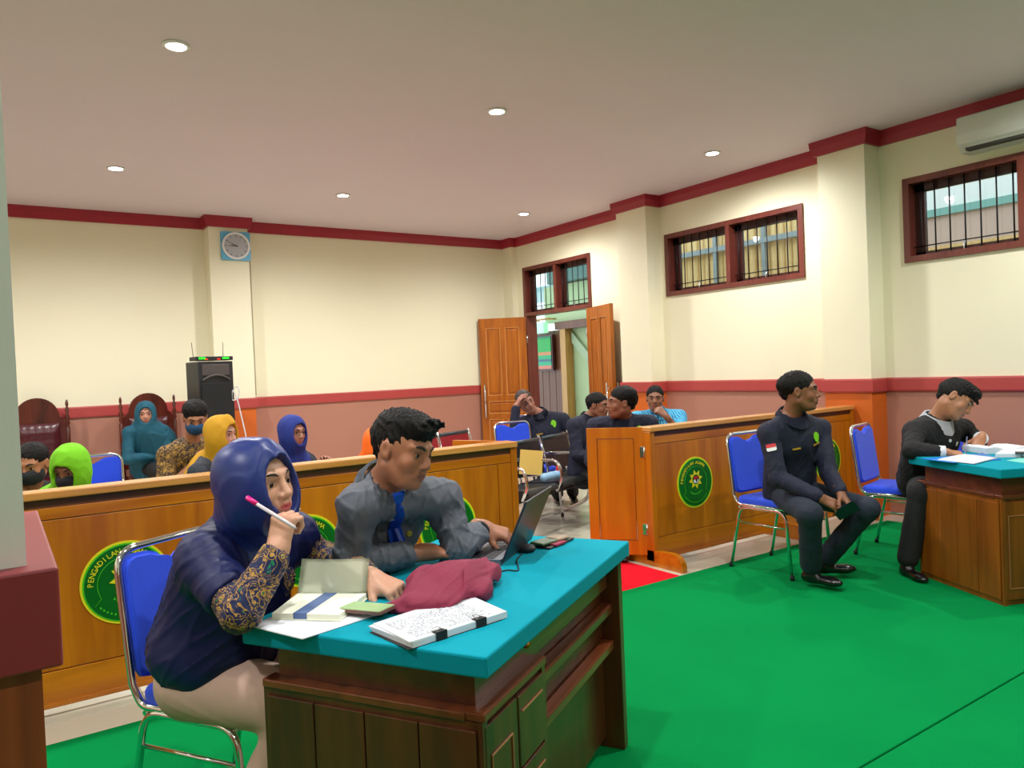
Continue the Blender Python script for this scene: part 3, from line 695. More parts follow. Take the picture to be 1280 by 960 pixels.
# ================================================================== implicit-surface modelling (people, cloth)
def V3(*a): return np.array(a, float)
def nrm(v): v = np.asarray(v, float); return v/max(1e-9, np.linalg.norm(v))
class Sdf:
    """list of primitives blended with a smooth minimum; meshed with surface nets on a sparse grid"""
    def __init__(s): s.p = []; s.folds = []
    def cap(s, a, b, ra, rb=None, k=.02, op=0):
        a = np.asarray(a, float); b = np.asarray(b, float); rb = ra if rb is None else rb; R = max(ra, rb)
        s.p.append((0, a, b, ra, rb, k, op, np.minimum(a, b)-R, np.maximum(a, b)+R)); return s
    def ell(s, c, rad, F=None, k=.02, op=0):
        c = np.asarray(c, float); F = np.eye(3) if F is None else np.asarray(F, float); rad = np.asarray(rad, float)
        e = np.sqrt(((F*rad[:, None])**2).sum(0)); s.p.append((1, c, F, rad, 0, k, op, c-e, c+e)); return s
    def box(s, c, half, F=None, r=.01, k=.01, op=0):
        c = np.asarray(c, float); F = np.eye(3) if F is None else np.asarray(F, float); half = np.asarray(half, float)
        e = (np.abs(F)*half[:, None]).sum(0)+r; s.p.append((2, c, F, half, r, k, op, c-e, c+e)); return s
    def chain(s, pts, rad, k=.02):
        for i in range(len(pts)-1): s.cap(pts[i], pts[i+1], rad[i], rad[i+1], k)
        return s
    def __call__(s, P):
        d = np.full(len(P), 1.0)
        for q in s.p:
            t, k, op, lo, hi = q[0], q[5], q[6], q[7], q[8]; mg = max(k, .0)+.045
            ix = np.flatnonzero(((P > lo-mg) & (P < hi+mg)).all(1))
            if len(ix) == 0: continue
            X = P[ix]
            if t == 0:
                a, b, ra, rb = q[1:5]; ab = b-a; L = ab@ab; h = np.clip(((X-a)@ab)/max(L, 1e-12), 0, 1)
                e = np.linalg.norm(X-a-h[:, None]*ab, axis=1)-(ra+(rb-ra)*h)
            elif t == 1:
                Y = (X-q[1])@q[2].T; r = q[3]; k0 = np.linalg.norm(Y/r, axis=1); k1 = np.linalg.norm(Y/(r*r), axis=1)
                e = k0*(k0-1)/np.maximum(k1, 1e-6); e = np.where(k0 < .05, -r.min(), e)
            else:
                Y = np.abs((X-q[1])@q[2].T)-q[3]; e = np.linalg.norm(np.maximum(Y, 0), axis=1)+np.minimum(Y.max(1), 0)-q[4]
            o = d[ix]
            if op == 0:
                h = np.maximum(k-np.abs(o-e), 0)/max(k, 1e-6); d[ix] = np.minimum(o, e)-h*h*k*.25
            else:
                e = -e; h = np.maximum(k-np.abs(o-e), 0)/max(k, 1e-6); d[ix] = np.maximum(o, e)+h*h*k*.25
        for f in s.folds: d = d+f(P)
        return d
    def clip(s, c, n, k=.004):
        """cut away everything on the side n of the point c (as a fold term)"""
        c = np.asarray(c, float); n = nrm(n)
        return s
def fold_fn(amp, freq, seed=0, axis=None, mask=None):
    rs = np.random.RandomState(seed); A = rs.randn(3, 3); A /= np.linalg.norm(A, axis=1)[:, None]
    if axis is not None:
        ax = nrm(axis); A = A-np.outer(A@ax, ax)*.75
    def f(P):
        q = P@A.T*freq
        w = np.sin(q[:, 0]+1.8*np.sin(q[:, 1]*.63+seed)+.5)*.6+np.sin(q[:, 2]*1.9+1.3*np.sin(q[:, 0]*.8))*.4
        w = .12-1.15*np.exp(-(w/.20)**2)
        if mask is not None: w = w*mask(P)
        return amp*w
    return f
def near_mask(c, r): 
    c = np.asarray(c, float)
    return lambda P: np.clip(1-np.linalg.norm(P-c, axis=1)/r, 0, 1)
def surface(sdf, h, name='surface', smooth=True):
    lo = np.min([q[7] for q in sdf.p if q[6] == 0], 0)-.03; hi = np.max([q[8] for q in sdf.p if q[6] == 0], 0)+.03
    B = 8; nb = np.ceil((hi-lo)/(h*B)).astype(int)
    g = np.stack(np.meshgrid(*[np.arange(n) for n in nb], indexing='ij'), -1).reshape(-1, 3)
    d = sdf(lo+(g+.5)*h*B); keep = g[np.abs(d) < h*B*.87+.022+h]
    N = nb*B+1
    off = np.stack(np.meshgrid(*[np.arange(B+1)]*3, indexing='ij'), -1).reshape(-1, 3)
    I = (keep[:, None, :]*B+off[None]).reshape(-1, 3)
    lin_ = (I[:, 0]*N[1]+I[:, 1])*N[2]+I[:, 2]
    D = np.full(int(np.prod(N)), 1, np.float32)
    u = np.unique(lin_); UI = np.stack([u//(N[1]*N[2]), (u//N[2]) % N[1], u % N[2]], -1)
    for s0 in range(0, len(u), 400000):
        D[u[s0:s0+400000]] = sdf(lo+UI[s0:s0+400000]*h)
    ofc = np.stack(np.meshgrid(*[np.arange(B)]*3, indexing='ij'), -1).reshape(-1, 3)
    Cc = (keep[:, None, :]*B+ofc[None]).reshape(-1, 3); st = np.array([N[1]*N[2], N[2], 1])
    cl = Cc@st
    cor = np.array([[i, j, k] for i in (0, 1) for j in (0, 1) for k in (0, 1)]); co = cor@st
    val = D[cl[:, None]+co[None]]; sg = val < 0; act = sg.any(1) & ~sg.all(1)
    Cc, cl, val = Cc[act], cl[act], val[act]
    edges = [(a, b) for a in range(8) for b in range(a+1, 8) if np.abs(cor[a]-cor[b]).sum() == 1]
    S0 = np.zeros((len(Cc), 3)); n = np.zeros(len(Cc))
    for a, b in edges:
        va, vb = val[:, a], val[:, b]; m_ = (va < 0) != (vb < 0); t = np.where(m_, va/np.where(m_, va-vb, 1), 0)
        S0 += np.where(m_[:, None], cor[a]+(cor[b]-cor[a])*t[:, None], 0); n += m_
    Vt = lo+(Cc+S0/n[:, None])*h
    order = np.argsort(cl); scl = cl[order]
    def idx(c):
        p = np.searchsorted(scl, c); p = np.clip(p, 0, len(scl)-1); ok = scl[p] == c; return np.where(ok, order[p], -1)
    F = []
    for ax in range(3):
        b = {0: 4, 1: 2, 2: 1}[ax]; va, vb = val[:, 0], val[:, b]; m_ = (va < 0) != (vb < 0)
        c = cl[m_]; a1, a2 = [(1, 2), (2, 0), (0, 1)][ax]
        q = np.stack([idx(c), idx(c-st[a1]), idx(c-st[a1]-st[a2]), idx(c-st[a2])], 1)
        fl = (va[m_] >= 0); q[fl] = q[fl][:, ::-1]
        F.append(q[(q >= 0).all(1)])
    F = np.concatenate(F)
    me = bpy.data.meshes.new(name); nV, nF = len(Vt), len(F)
    me.vertices.add(nV); me.vertices.foreach_set('co', Vt.astype(np.float32).ravel())
    me.loops.add(nF*4); me.loops.foreach_set('vertex_index', F.astype(np.int32).ravel())
    me.polygons.add(nF); me.polygons.foreach_set('loop_start', np.arange(0, nF*4, 4, dtype=np.int32)); me.polygons.foreach_set('loop_total', np.full(nF, 4, np.int32))
    me.polygons.foreach_set('use_smooth', np.ones(nF, bool))
    me.update(calc_edges=True); me.validate()
    return me, Vt
def paint(me, Vt, base, spots):
    """vertex albedo: base colour with ellipsoidal spots (centre, frame, radii, colour, strength)"""
    c = np.tile(np.array(lin(base)), (len(Vt), 1))
    for ce, Fr, rad, colr, w in spots:
        k = np.linalg.norm(((Vt-ce)@np.asarray(Fr).T)/np.asarray(rad), axis=1); t = np.clip((1.15-k)/.35, 0, 1)[:, None]*w
        c = c*(1-t)+np.array(lin(colr))*t
    at = me.color_attributes.new('tint', 'FLOAT_COLOR', 'POINT')
    at.data.foreach_set('color', np.concatenate([c, np.ones((len(c), 1))], 1).astype(np.float32).ravel())
m_skin = bpy.data.materials.new('skin'); m_skin.use_nodes = True
_n = m_skin.node_tree; _b = _n.nodes['Principled BSDF']; _a = _n.nodes.new('ShaderNodeVertexColor'); _a.layer_name = 'tint'
_tc = _n.nodes.new('ShaderNodeTexCoord'); _z = _n.nodes.new('ShaderNodeTexNoise'); _z.inputs['Scale'].default_value = 35; _z.inputs['Detail'].default_value = 4
_m = _n.nodes.new('ShaderNodeMix'); _m.data_type = 'RGBA'; _m.blend_type = 'MULTIPLY'; _m.inputs[0].default_value = .25
_n.links.new(_tc.outputs['Object'], _z.inputs[0]); _n.links.new(_a.outputs[0], _m.inputs[6]); _n.links.new(_z.outputs[0], _m.inputs[7]); _n.links.new(_m.outputs[2], _b.inputs['Base Color'])
_b.inputs['Roughness'].default_value = .48; _b.inputs['Subsurface Weight'].default_value = .12; _b.inputs['Subsurface Radius'].default_value = (.012, .005, .003); _b.inputs['Subsurface Scale'].default_value = .6
m_hair = mat('black_hair', (13, 11, 11), .6, var=.3, vscale=70, bump=.35, bscale=160, stretch=(1, 1, .35), spec=.2)
m_eyew = mat('eye_white', (214, 206, 198), .25, var=0); m_iris = mat('dark_iris', (26, 16, 12), .12, var=0); m_brow = mat('brow_hair', (32, 24, 20), .7, var=.1)

def frame(f, u):
    """rows: right (subject's own right), forward, up"""
    f = nrm(f); u = np.asarray(u, float); u = nrm(u-f*(u@f)); r = np.cross(f, u); return np.array([r, f, u])
def head_sdf(s, C, F, k=1., male=True, open_eyes=True, fat=1.):
    P = lambda x, y, z: C+k*(x*F[0]+y*F[1]+z*F[2])
    s.ell(P(0, -.014, .032), V3(.076*fat, .094, .084)*k, F, .02*k)
    s.ell(P(0, .022, -.030), V3(.059*fat, .068, .082)*k, F, .035*k)
    s.ell(P(0, .050, -.086), V3(.030*fat, .030, .022)*k, F, .035*k)
    for q in (-1, 1):
        s.cap(P(q*.055*fat, .000, -.055), P(q*.030*fat, .045, -.088), .016*k, .014*k, .03*k)
        s.ell(P(q*.040*fat, .058, -.028), V3(.022, .020, .024)*k, F, .02*k)
        s.cap(P(q*.012, .083, .028), P(q*.046, .066, .026), .0095*k, .008*k, .016*k)
    for q in (-1, 1): s.ell(P(q*.031, .096, .006), V3(.019, .016, .013)*k, F, .012*k, op=1)
    for q in (-1, 1):  # eyelids round the eyeball
        s.ell(P(q*.031, .0705, .0085), V3(.0155, .0125, .0085)*k, F, .006*k)
        s.ell(P(q*.031, .0700, -.001), V3(.0150, .0120, .0060)*k, F, .006*k)
    s.cap(P(0, .084, .016), P(0, .103, -.022), .0075*k, .0105*k, .012*k)
    s.ell(P(0, .104, -.027), V3(.011, .010, .009)*k, F, .008*k)
    for q in (-1, 1): s.ell(P(q*.0125, .093, -.030), V3(.0085, .011, .008)*k, F, .006*k)
    s.ell(P(0, .082, -.056), V3(.030, .014, .020)*k, F, .012*k)
    s.cap(P(-.020, .083, -.0560), P(0, .0945, -.0535), .0035*k, .0058*k, .005*k); s.cap(P(.020, .083, -.0560), P(0, .0945, -.0535), .0035*k, .0058*k, .005*k)
    s.cap(P(-.017, .084, -.0640), P(0, .0925, -.0670), .0035*k, .0066*k, .005*k); s.cap(P(.017, .084, -.0640), P(0, .0925, -.0670), .0035*k, .0066*k, .005*k)
    s.cap(P(-.022, .094, -.0603), P(.022, .094, -.0603), .0022*k, .0022*k, .004*k, op=1)
    s.ell(P(0, .074, -.094), V3(.017, .013, .013)*k, F, .016*k)
    for q in (-1, 1):
        E = frame(nrm(F[1]*.25+F[0]*q*1.), F[2]+F[1]*-.15)
        s.ell(P(q*.080*fat, -.008, -.004), V3(.019, .0075, .032)*k, E, .006*k)
        s.ell(P(q*.088*fat, -.004, .000), V3(.010, .007, .018)*k, E, .004*k, op=1)
    return P
def face_spots(P, F, k, lip, dark):
    s = [(P(0, .094, -.0600), F, V3(.0215, .016, .0105)*k, lip, .85)]
    for q in (-1, 1):
        s += [(P(q*.031, .078, .0115), F, V3(.0185, .012, .0045)*k, dark, .55), (P(q*.031, .076, -.0015), F, V3(.015, .010, .0025)*k, dark, .3), (P(q*.0075, .098, -.037), F, V3(.0035, .008, .003)*k, dark, .7)]
    return s
def hand_sdf(s, W, d, n, side, k=1., curl=(.3, .5, .35), thumb=(.5, .4), spread=.06, fingers=None, rmin=0):
    """hand from the wrist W; d finger direction, n back-of-hand normal, side = +1 right hand, -1 left hand"""
    d = nrm(d); n = np.asarray(n, float); n = nrm(n-d*(n@d)); x = np.cross(n, d)*(-side)      # x points to the thumb side... 
    x = nrm(np.cross(d, n))*(-side)
    R = lambda r: max(r*k, rmin)
    Q = lambda a, b, c: W+k*(a*x+b*d+c*n)
    s.cap(Q(0, -.03, 0), Q(0, .012, 0), R(.025), R(.024), .02)
    for a in (-.028, -.010, .010, .026): s.cap(Q(a*.55, .015, 0), Q(a, .082, .002), R(.0145), R(.0115), .014)
    s.ell(Q(.022, .036, -.010), V3(.017, .030, .014)*k, np.array([x, d, n]), .016)
    Ls = [(.040, .026, .021), (.045, .029, .022), (.041, .027, .021), (.033, .021, .019)]
    for i, a in enumerate((.029, .010, -.010, -.028)):
        c = curl if fingers is None or fingers[i] is None else fingers[i]
        p = Q(a, .086-.004*abs(i-1), .002); ang = 0; sp = (1.5-i)*spread
        for j in range(3):
            ang += c[j]; v = nrm(math.cos(ang)*(d*math.cos(sp)+x*math.sin(sp))-math.sin(ang)*n); q = p+v*Ls[i][j]*k
            s.cap(p, q, R((.0090, .0082, .0074)[j]-.0008*(i == 3)), R((.0084, .0076, .0066)[j]-.0008*(i == 3)), .004); p = q
    p = Q(.020, .018, -.006); t0, t1 = thumb
    v = nrm(x*math.cos(t0)*.8+d*.75-n*math.sin(t0)*.9); q = p+v*.045*k; s.cap(p, q, R(.0140), R(.0110), .012)
    v2 = nrm(v*math.cos(t1)+nrm(d*.9-x*.4-n*.3)*math.sin(t1)); r = q+v2*.031*k; s.cap(q, r, R(.0105), R(.0092), .004)
    v3 = nrm(v2*math.cos(t1*.7)+nrm(d*.7-x*.7-n*.3)*math.sin(t1*.7)); s.cap(r, r+v3*.024*k, R(.0090), R(.0076), .004)

def rod(name, pts, r, m, parent, n=6, flat=None, rad=None):
    bm = NB(); tube(bm, pts, r, n, rad=rad); return obj(name, bm, m, parent)

def person(sp):
    """sp: world-space pose and clothing; builds one body mesh with clothes, hair and accessories as its children"""
    g = sp.get; h = g('h', .008); k = g('k', 1.); male = g('male', True)
    C = V3(*sp['head']); F = frame(sp['face'], g('up', (0, 0, 1))); N = V3(*sp['neck'])
    SL, SR, EL, ER, WL, WR = [V3(*sp[q]) for q in ('SL', 'SR', 'EL', 'ER', 'WL', 'WR')]
    HL, HR, KL, KR, AL, AR = [V3(*sp[q]) for q in ('HL', 'HR', 'KL', 'KR', 'AL', 'AR')]
    TL, TR = V3(*g('TL', g('toe', (0, -1, 0)))), V3(*g('TR', g('toe', (0, -1, 0))))
    Hc = (HL+HR)/2; up = nrm(N-Hc); rt = nrm(SR-SL); rt = nrm(rt-up*(rt@up)); fw = np.cross(up, rt); T = np.array([rt, fw, up])
    girth = g('girth', 1.); sw = np.linalg.norm(SR-SL)
    chest = Hc+(N-Hc)*.70; waist = Hc+(N-Hc)*.35
    skin = g('skin', (150, 98, 70))
    b = Sdf()
    P = head_sdf(b, C, F, k, male, fat=g('fat', 1.))
    b.cap(P(0, -.025, -.055), N+up*.0+fw*.0, .052*k, .056*k, .03*k)
    for S_ in (SL, SR): b.cap(N+up*.02, S_+up*.012, .046, .046, .03)
    b.cap(SL+up*.01, SR+up*.01, .045, .045, .05); b.ell(chest, (sw*.42, .095*girth, .15), T, .05); b.ell(waist, (sw*.36, .085*girth, .14), T, .05); b.ell(Hc+up*.02, (.155, .10, .11), T, .05)
    for S_, E_, W_ in ((SL, EL, WL), (SR, ER, WR)):
        b.cap(S_, E_, .046, .036, .02); mid = E_+(W_-E_)*.3; b.cap(E_, mid, .036, .037, .01); b.cap(mid, W_, .037, .0255, .01)
    for H_, K_, A_ in ((HL, KL, AL), (HR, KR, AR)):
        b.cap(H_, K_, .072, .05, .03); mid = K_+(A_-K_)*.3; b.cap(K_, mid, .048, .05, .02); b.cap(mid, A_, .05, .034, .02)
    for nm, W_, s_ in (('L', WL, -1), ('R', WR, 1)):
        hd = g('hand'+nm, {}); E_ = EL if nm == 'L' else ER
        dd = hd.get('d', nrm(W_-E_)); nn = hd.get('n', (0, 0, 1))
        hand_sdf(b, W_, dd, nn, s_, k=hd.get('k', k), curl=hd.get('curl', (.35, .6, .4)), thumb=hd.get('thumb', (.5, .4)), spread=hd.get('spread', .05), fingers=hd.get('fingers'), rmin=h*.95)
    me, Vt = surface(b, h, 'person')
    paint(me, Vt, skin, face_spots(P, F, k, g('lip', (128, 66, 56)), g('dark', (60, 36, 28)))+[(P(q*.044, .062, -.03), F, V3(.022, .02, .018)*k, g('cheek', tuple(int(v) for v in (skin[0]*1.03, skin[1]*.93, skin[2]*.92))), .5) for q in (-1, 1)])
    root = link('person', me, m_skin); tag(root, sp['label'], 'person', g('group'))
    # eyes and brows
    for q in (-1, 1):
        if g('eyes', True):
            bm = NB(); c = P(q*.031, .0725, .0035); M = Matrix.Translation(c) @ Matrix(np.array([F[0], F[2]*-1, F[1]]).T.tolist()).to_4x4()
            R_ = .0118*k; n_ = 10
            prof = [(R_*math.sin(a), -R_*math.cos(a)) for a in [PI*i/12 for i in range(13)]]
            lathe(bm, prof[:10], 14, M, 0, cap=False); lathe(bm, prof[9:], 14, M, 1, cap=False)
            obj('eye', bm, [m_eyew, m_iris], root)
        pts = [P(q*.013, .0905, .0245), P(q*.024, .0885, .030), P(q*.036, .0820, .031), P(q*.047, .0715, .027)]
        rod('eyebrow', smooth_path([Vector(p) for p in pts], 4), .003, m_brow, root, 6, rad=[(.0034+.0012*math.sin(PI*i/12))*k*(1.25 if male else .8)*(1-.5*(i/12)**3) for i in range(13)])
    # shirt
    sh = Sdf(); a = g('ease', .014)
    sh.cap(SL+up*.012, SR+up*.012, .050+a*.3, .050+a*.3, .05)
    for S_ in (SL, SR): sh.cap(N+up*.008, S_+up*.012, .054, .054+a*.3, .04)
    sh; sh.ell(chest, (sw*.43+a, .105*girth+a, .165), T, .06)
    sh.ell(waist, (sw*.39+a, .098*girth+a, .16), T, .06); hem = g('hem', .06); sh.ell(Hc+up*.03, (.172+a, .118*girth+a*.6, .10+hem), T, .06)
    if g('bust'): 
        for q in (-1, 1): sh.ell(chest+rt*.075*q+fw*.075*girth+up*.01, (.07, .06, .07), T, .05)
    sh.cap(N-up*.04, N-up*.008, .072*k, .066*k, .03)
    sl = g('sleeve', 'long')
    for S_, E_, W_ in ((SL, EL, WL), (SR, ER, WR)):
        if sl == 'short':
            M_ = S_+(E_-S_)*.80; sh.cap(S_, M_, .056+a*.5, .054+a*.6, .03)
            sh.cap(M_, M_+nrm(E_-S_)*.004, .058+a*.6, .058+a*.6, .004)
        else:
            f = g('sleeve_f', {'long': .90, 'mid': .62}[sl]); M_ = E_+(W_-E_)*f; sh.cap(S_, E_, .054+a*.5, .044+a*.5, .03); sh.cap(E_, M_, .046+a*.5, .038+a*.4, .015)
            sh.cap(M_-nrm(W_-E_)*.02, M_+nrm(W_-E_)*.008, .036+a*.45, .036+a*.45, .004)
            if sl == 'mid': sh.cap(M_+nrm(W_-E_)*.022, M_+nrm(W_-E_)*.03, .031, .031, .002, op=1)
    sh.cap(P(0, -.02, -.05), N+up*.045+fw*.012, .056*k, .050*k, .006, op=1)
    sh.folds.append(fold_fn(g('fold', .0035), 38, g('seed', 1), up)); sh.folds.append(fold_fn(g('fold', .0035)*.9, 70, g('seed', 1)+5, fw+up))
    for E_ in (EL, ER): sh.folds.append(fold_fn(g('fold', .0035)*1.6, 75, g('seed', 1)+9, None, near_mask(E_, .13)))
    ms, Vs = surface(sh, h*1.15, 'shirt'); shirt = link(g('shirt_name', 'shirt'), ms, sp['shirt'], root)
    # trousers / skirt
    tr = Sdf(); 
    tr.ell(Hc, (.168, .118, .10), T, .05)
    for H_, K_, A_ in ((HL, KL, AL), (HR, KR, AR)):
        e_ = g('leg_ease', .012); tr.cap(H_, K_, .078+e_, .058+e_, .03); tr.cap(K_, K_+(A_-K_)*.9, .056+e_, .042+e_*1.3, .03); tr.cap(K_+(A_-K_)*.5, K_+(A_-K_)*.93, .048+e_, .046+e_*1.2, .02)
    tr.folds.append(fold_fn(.0018, 45, g('seed', 1)+3, nrm(KL-HL)))
    for K_ in (KL, KR): tr.folds.append(fold_fn(.004, 60, g('seed', 1)+4, None, near_mask(K_, .16)))
    mt, _ = surface(tr, h*1.3, 'trousers'); link('trousers', mt, sp['trousers'], root)
    # shoes
    for A_, t_ in ((AL, TL), (AR, TR)):
        z0 = A_[2]-.085; t_ = nrm(V3(t_[0], t_[1], 0)); U = V3(0, 0, 1); s_ = Sdf(); Fo = frame(t_, U); b0 = V3(A_[0], A_[1], z0)
        s_.ell(b0+t_*.0+U*.045, (.036, .05, .045), Fo, .02); s_.cap(b0-t_*.035+U*.032, b0+t_*.13+U*.026, .030, .027, .02); s_.ell(b0+t_*.13+U*.028, (.038, .065, .026), Fo, .02); s_.cap(b0+U*.05, b0+U*.09, .040, .036, .02)
        s_.box(b0+t_*.05+U*-.02, (.08, .2, .02), Fo, 0, .002, op=1)
        mshoe, _ = surface(s_, max(.006, h), 'shoe'); link('shoe', mshoe, g('shoe', m_shoe), root)
    return root, dict(P=P, F=F, C=C, k=k, h=h, N=N, T=T, up=up, fw=fw, rt=rt, chest=chest, Hc=Hc, SL=SL, SR=SR, sw=sw, WL=WL, WR=WR, EL=EL, ER=ER, waist=waist)
m_shoe = mat('black_shoe_leather', (18, 17, 19), .25, var=.1, spec=.6)
def short_hair(root, b, style=0, h=None, m=None):
    P, F, k = b['P'], b['F'], b['k']; s = Sdf(); h = h or max(.004, b['h']*.72)
    s.ell(P(0, -.020, .040), (V3(.0805, .098, .083) if style in (0, 4) else V3(.081, .098, .085))*k, F, .01); s.cap(P(0, -.075, -.02), P(0, -.082, .03), .035*k, .05*k, .03)
    if style in (1, 2):   # fuller top with a raised fringe
        s.ell(P(0, .035, .092), V3(.062, .055, .036)*k, F, .03); s.ell(P(.02, .07, .085), V3(.035, .03, .022)*k, F, .02)
        s.ell(P(0, -.025, .080), V3(.068, .08, .045)*k, F, .03)
    if style == 2: 
        for q in range(5): s.cap(P(.03-.018*q, .06, .085), P(.035-.02*q, .10, .055-.01*(q % 2)), .012*k, .005*k, .012)
    if style == 1:
        for q in range(7): s.cap(P(-.045+.015*q, .05, .10), P(-.05+.016*q, .092+.006*(q % 2), .108+.008*(q % 3)), .011*k, .004*k, .01)
    if style == 3: s.ell(P(0, -.03, .075), V3(.082, .09, .056)*k, F, .03)
    s.ell(P(0, .115, -.010), (V3(.105, .082, .083) if style == 0 else V3(.098, .078, .070))*k, F, .012, op=1)
    s.ell(P(0, .075, -.085), V3(.12, .10, .09)*k, F, .012, op=1)
    for q in (-1, 1): s.ell(P(q*.085, .000, -.012), V3(.022, .026, .036)*k, F, .006, op=1)
    s.box(P(0, -.02, -.14), V3(.14, .14, .085)*k, F, 0, .004, op=1)
    s.folds.append(fold_fn(.0032, 190, 3)); s.folds.append(fold_fn(.0030, 110, 7)); s.folds.append(fold_fn(.0025, 60, 17))
    me, _ = surface(s, h, 'hair'); return link('hair', me, m or m_hair, root)
def hijab(root, b, m, drape=.16, cape=0, low=.22, side=0, peak=.0, h=None, opening=(.060, .070, .080), cut=None, back=0., seed=3, wide=1.):
    P, F, k, N, T, up, fw, rt = [b[q] for q in ('P', 'F', 'k', 'N', 'T', 'up', 'fw', 'rt')]; s = Sdf(); h = h or b['h']*1.1
    s.ell(P(0, -.014, .028), V3(.098, .114, .104)*k, F, .02); s.ell(P(0, .020, -.035), V3(.082, .086, .095)*k, F, .04)
    s.cap(P(0, .045, .092+peak), P(0, .085, .060+peak), .022*k, .016*k, .04)
    s.cap(P(0, .0, -.05), N+up*.02+fw*.015, .088*k, .104*k, .06)
    if back: s.ell(P(0, -.085, -.06), V3(.05, .04, .05)*k, F, .03)
    s.ell(N-up*.055+fw*.01, (b['sw']*.5*wide, .115*wide, .075), T, .06)
    s.ell(N-up*low*.55+fw*.055, (drape, .085, low*.62), T, .05)
    if side: s.ell(N-up*low*.5-fw*.07, (drape, .07, low*.6), T, .05)
    if cape: s.cap(N-up*.05, N-up*low, .14, cape, .06); s.ell(N-up*.24, (cape+.02, .17, .25), T, .05)
    o = opening
    s.ell(P(0, .098, -.004), V3(o[0], o[1], o[2])*k, F, .010, op=1)
    s.folds.append(fold_fn(.0022, 45, seed, up)); s.folds.append(fold_fn(.007, 30, seed+2, up, lambda Q: np.clip((b['C'][2]-.03-Q[:, 2])/.12, 0, 1)))
    me, _ = surface(s, h, 'headscarf'); hj = link('headscarf', me, m, root)
    return hj
def face_mask(root, b, m):
    P, F, k = b['P'], b['F'], b['k']; s = Sdf()
    s.ell(P(0, .026, -.050), V3(.072, .090, .068)*k, F, .01); s.ell(P(0, .090, -.035), V3(.028, .030, .030)*k, F, .04)
    s.box(P(0, -.07, -.04), V3(.12, .08, .12)*k, F, 0, .004, op=1); s.box(P(0, .06, .077), V3(.12, .12, .085)*k, F, 0, .004, op=1)
    s.folds.append(fold_fn(.0015, 90, 2))
    me, _ = surface(s, max(.004, b['h']*.7), 'face_mask'); o = link('face_mask', me, m, root)
    for q in (-1, 1): rod('ear_loop', [Vector(P(q*.062, .02, -.03)), Vector(P(q*.078, -.012, .005)), Vector(P(q*.080, -.02, -.01)), Vector(P(q*.062, .015, -.06))], .0015, m, o, 5)
def glasses(root, b, m):
    P = b['P']; g_ = None
    for q in (-1, 1):
        bm = NB(); pts = [Vector(P(q*.032+.023*math.cos(a), .098-.006*abs(math.cos(a)), .004+.017*math.sin(a))) for a in [2*PI*i/16 for i in range(16)]]
        tube(bm, pts, .0016, 5, closed=True); tube(bm, [Vector(P(q*.055, .094, .01)), Vector(P(q*.078, .0, .012))], .0016, 5)
        if q == 1: tube(bm, [Vector(P(-.009, .099, .008)), Vector(P(0, .103, .011)), Vector(P(.009, .099, .008))], .0016, 5)
        g_ = obj('glasses', bm, m, root)
def collar(root, b, m, size=.03, spread=.5, closed=False, ex=0):
    """two collar wings lying round the neck"""
    N, k = b['N'], b['k']; up = nrm(nrm(b['P'](0, -.02, -.06)-N)*.45+b['up']); rt = nrm(b['rt']-up*(b['rt']@up)); fw = np.cross(up, rt); N = N+fw*.004; bm = NB(); K = 22; rows = []
    for i in range(K+1):
        a = -PI+2*PI*i/K; fr = .5-.5*math.cos(a); fr = (1+math.cos(a+PI))/2           # 1 at the back... 
        th = a  # 0 = front
        front = math.cos(th)
        x, y = math.sin(th), math.cos(th)
        if abs(th) < .16 and not closed: th = .16*(1 if th >= 0 else -1)
        c = N+up*(.064-.018*(front+1)/2)+rt*math.sin(th)*(.068*k+ex)+fw*(math.cos(th)*(.066*k+ex)+.008)
        w = size*(1+.9*max(0, front)**3)
        o = c-up*w*.95+(rt*math.sin(th)+fw*math.cos(th))*(.030+.010*max(0, front))
        rows.append((c, c+(rt*math.sin(th)+fw*math.cos(th))*.010+up*.003, o))
    # front is at th=0 : split there
    for lo, hi in ((0, K//2), (K//2, K)):
        rr = rows[lo:hi+1]; vs = [[bm.verts.new(q) for q in r] for r in rr]
        for r0, r1 in zip(vs, vs[1:]):
            for j in range(2): f = bm.faces.new((r0[j], r0[j+1], r1[j+1], r1[j])); f.smooth = True
    bmesh.ops.solidify(bm, geom=list(bm.faces), thickness=.003)
    return obj('collar', bm, m, root)
def patch_at(name, c, n, u, w, h_, m):
    n = Vector(n).normalized(); u = Vector(u); u = (u-n*u.dot(n)).normalized(); r = u.cross(n)
    Mx = Matrix(((r[0], -n[0], u[0], c[0]), (r[1], -n[1], u[1], c[1]), (r[2], -n[2], u[2], c[2]), (0, 0, 0, 1)))
    bm = NB(); prism(bm, [(-w/2, -h_/2), (w/2, -h_/2), (w/2, h_/2), (-w/2, h_/2)], -.0012, .0012, Mx); return obj(name, bm, m)
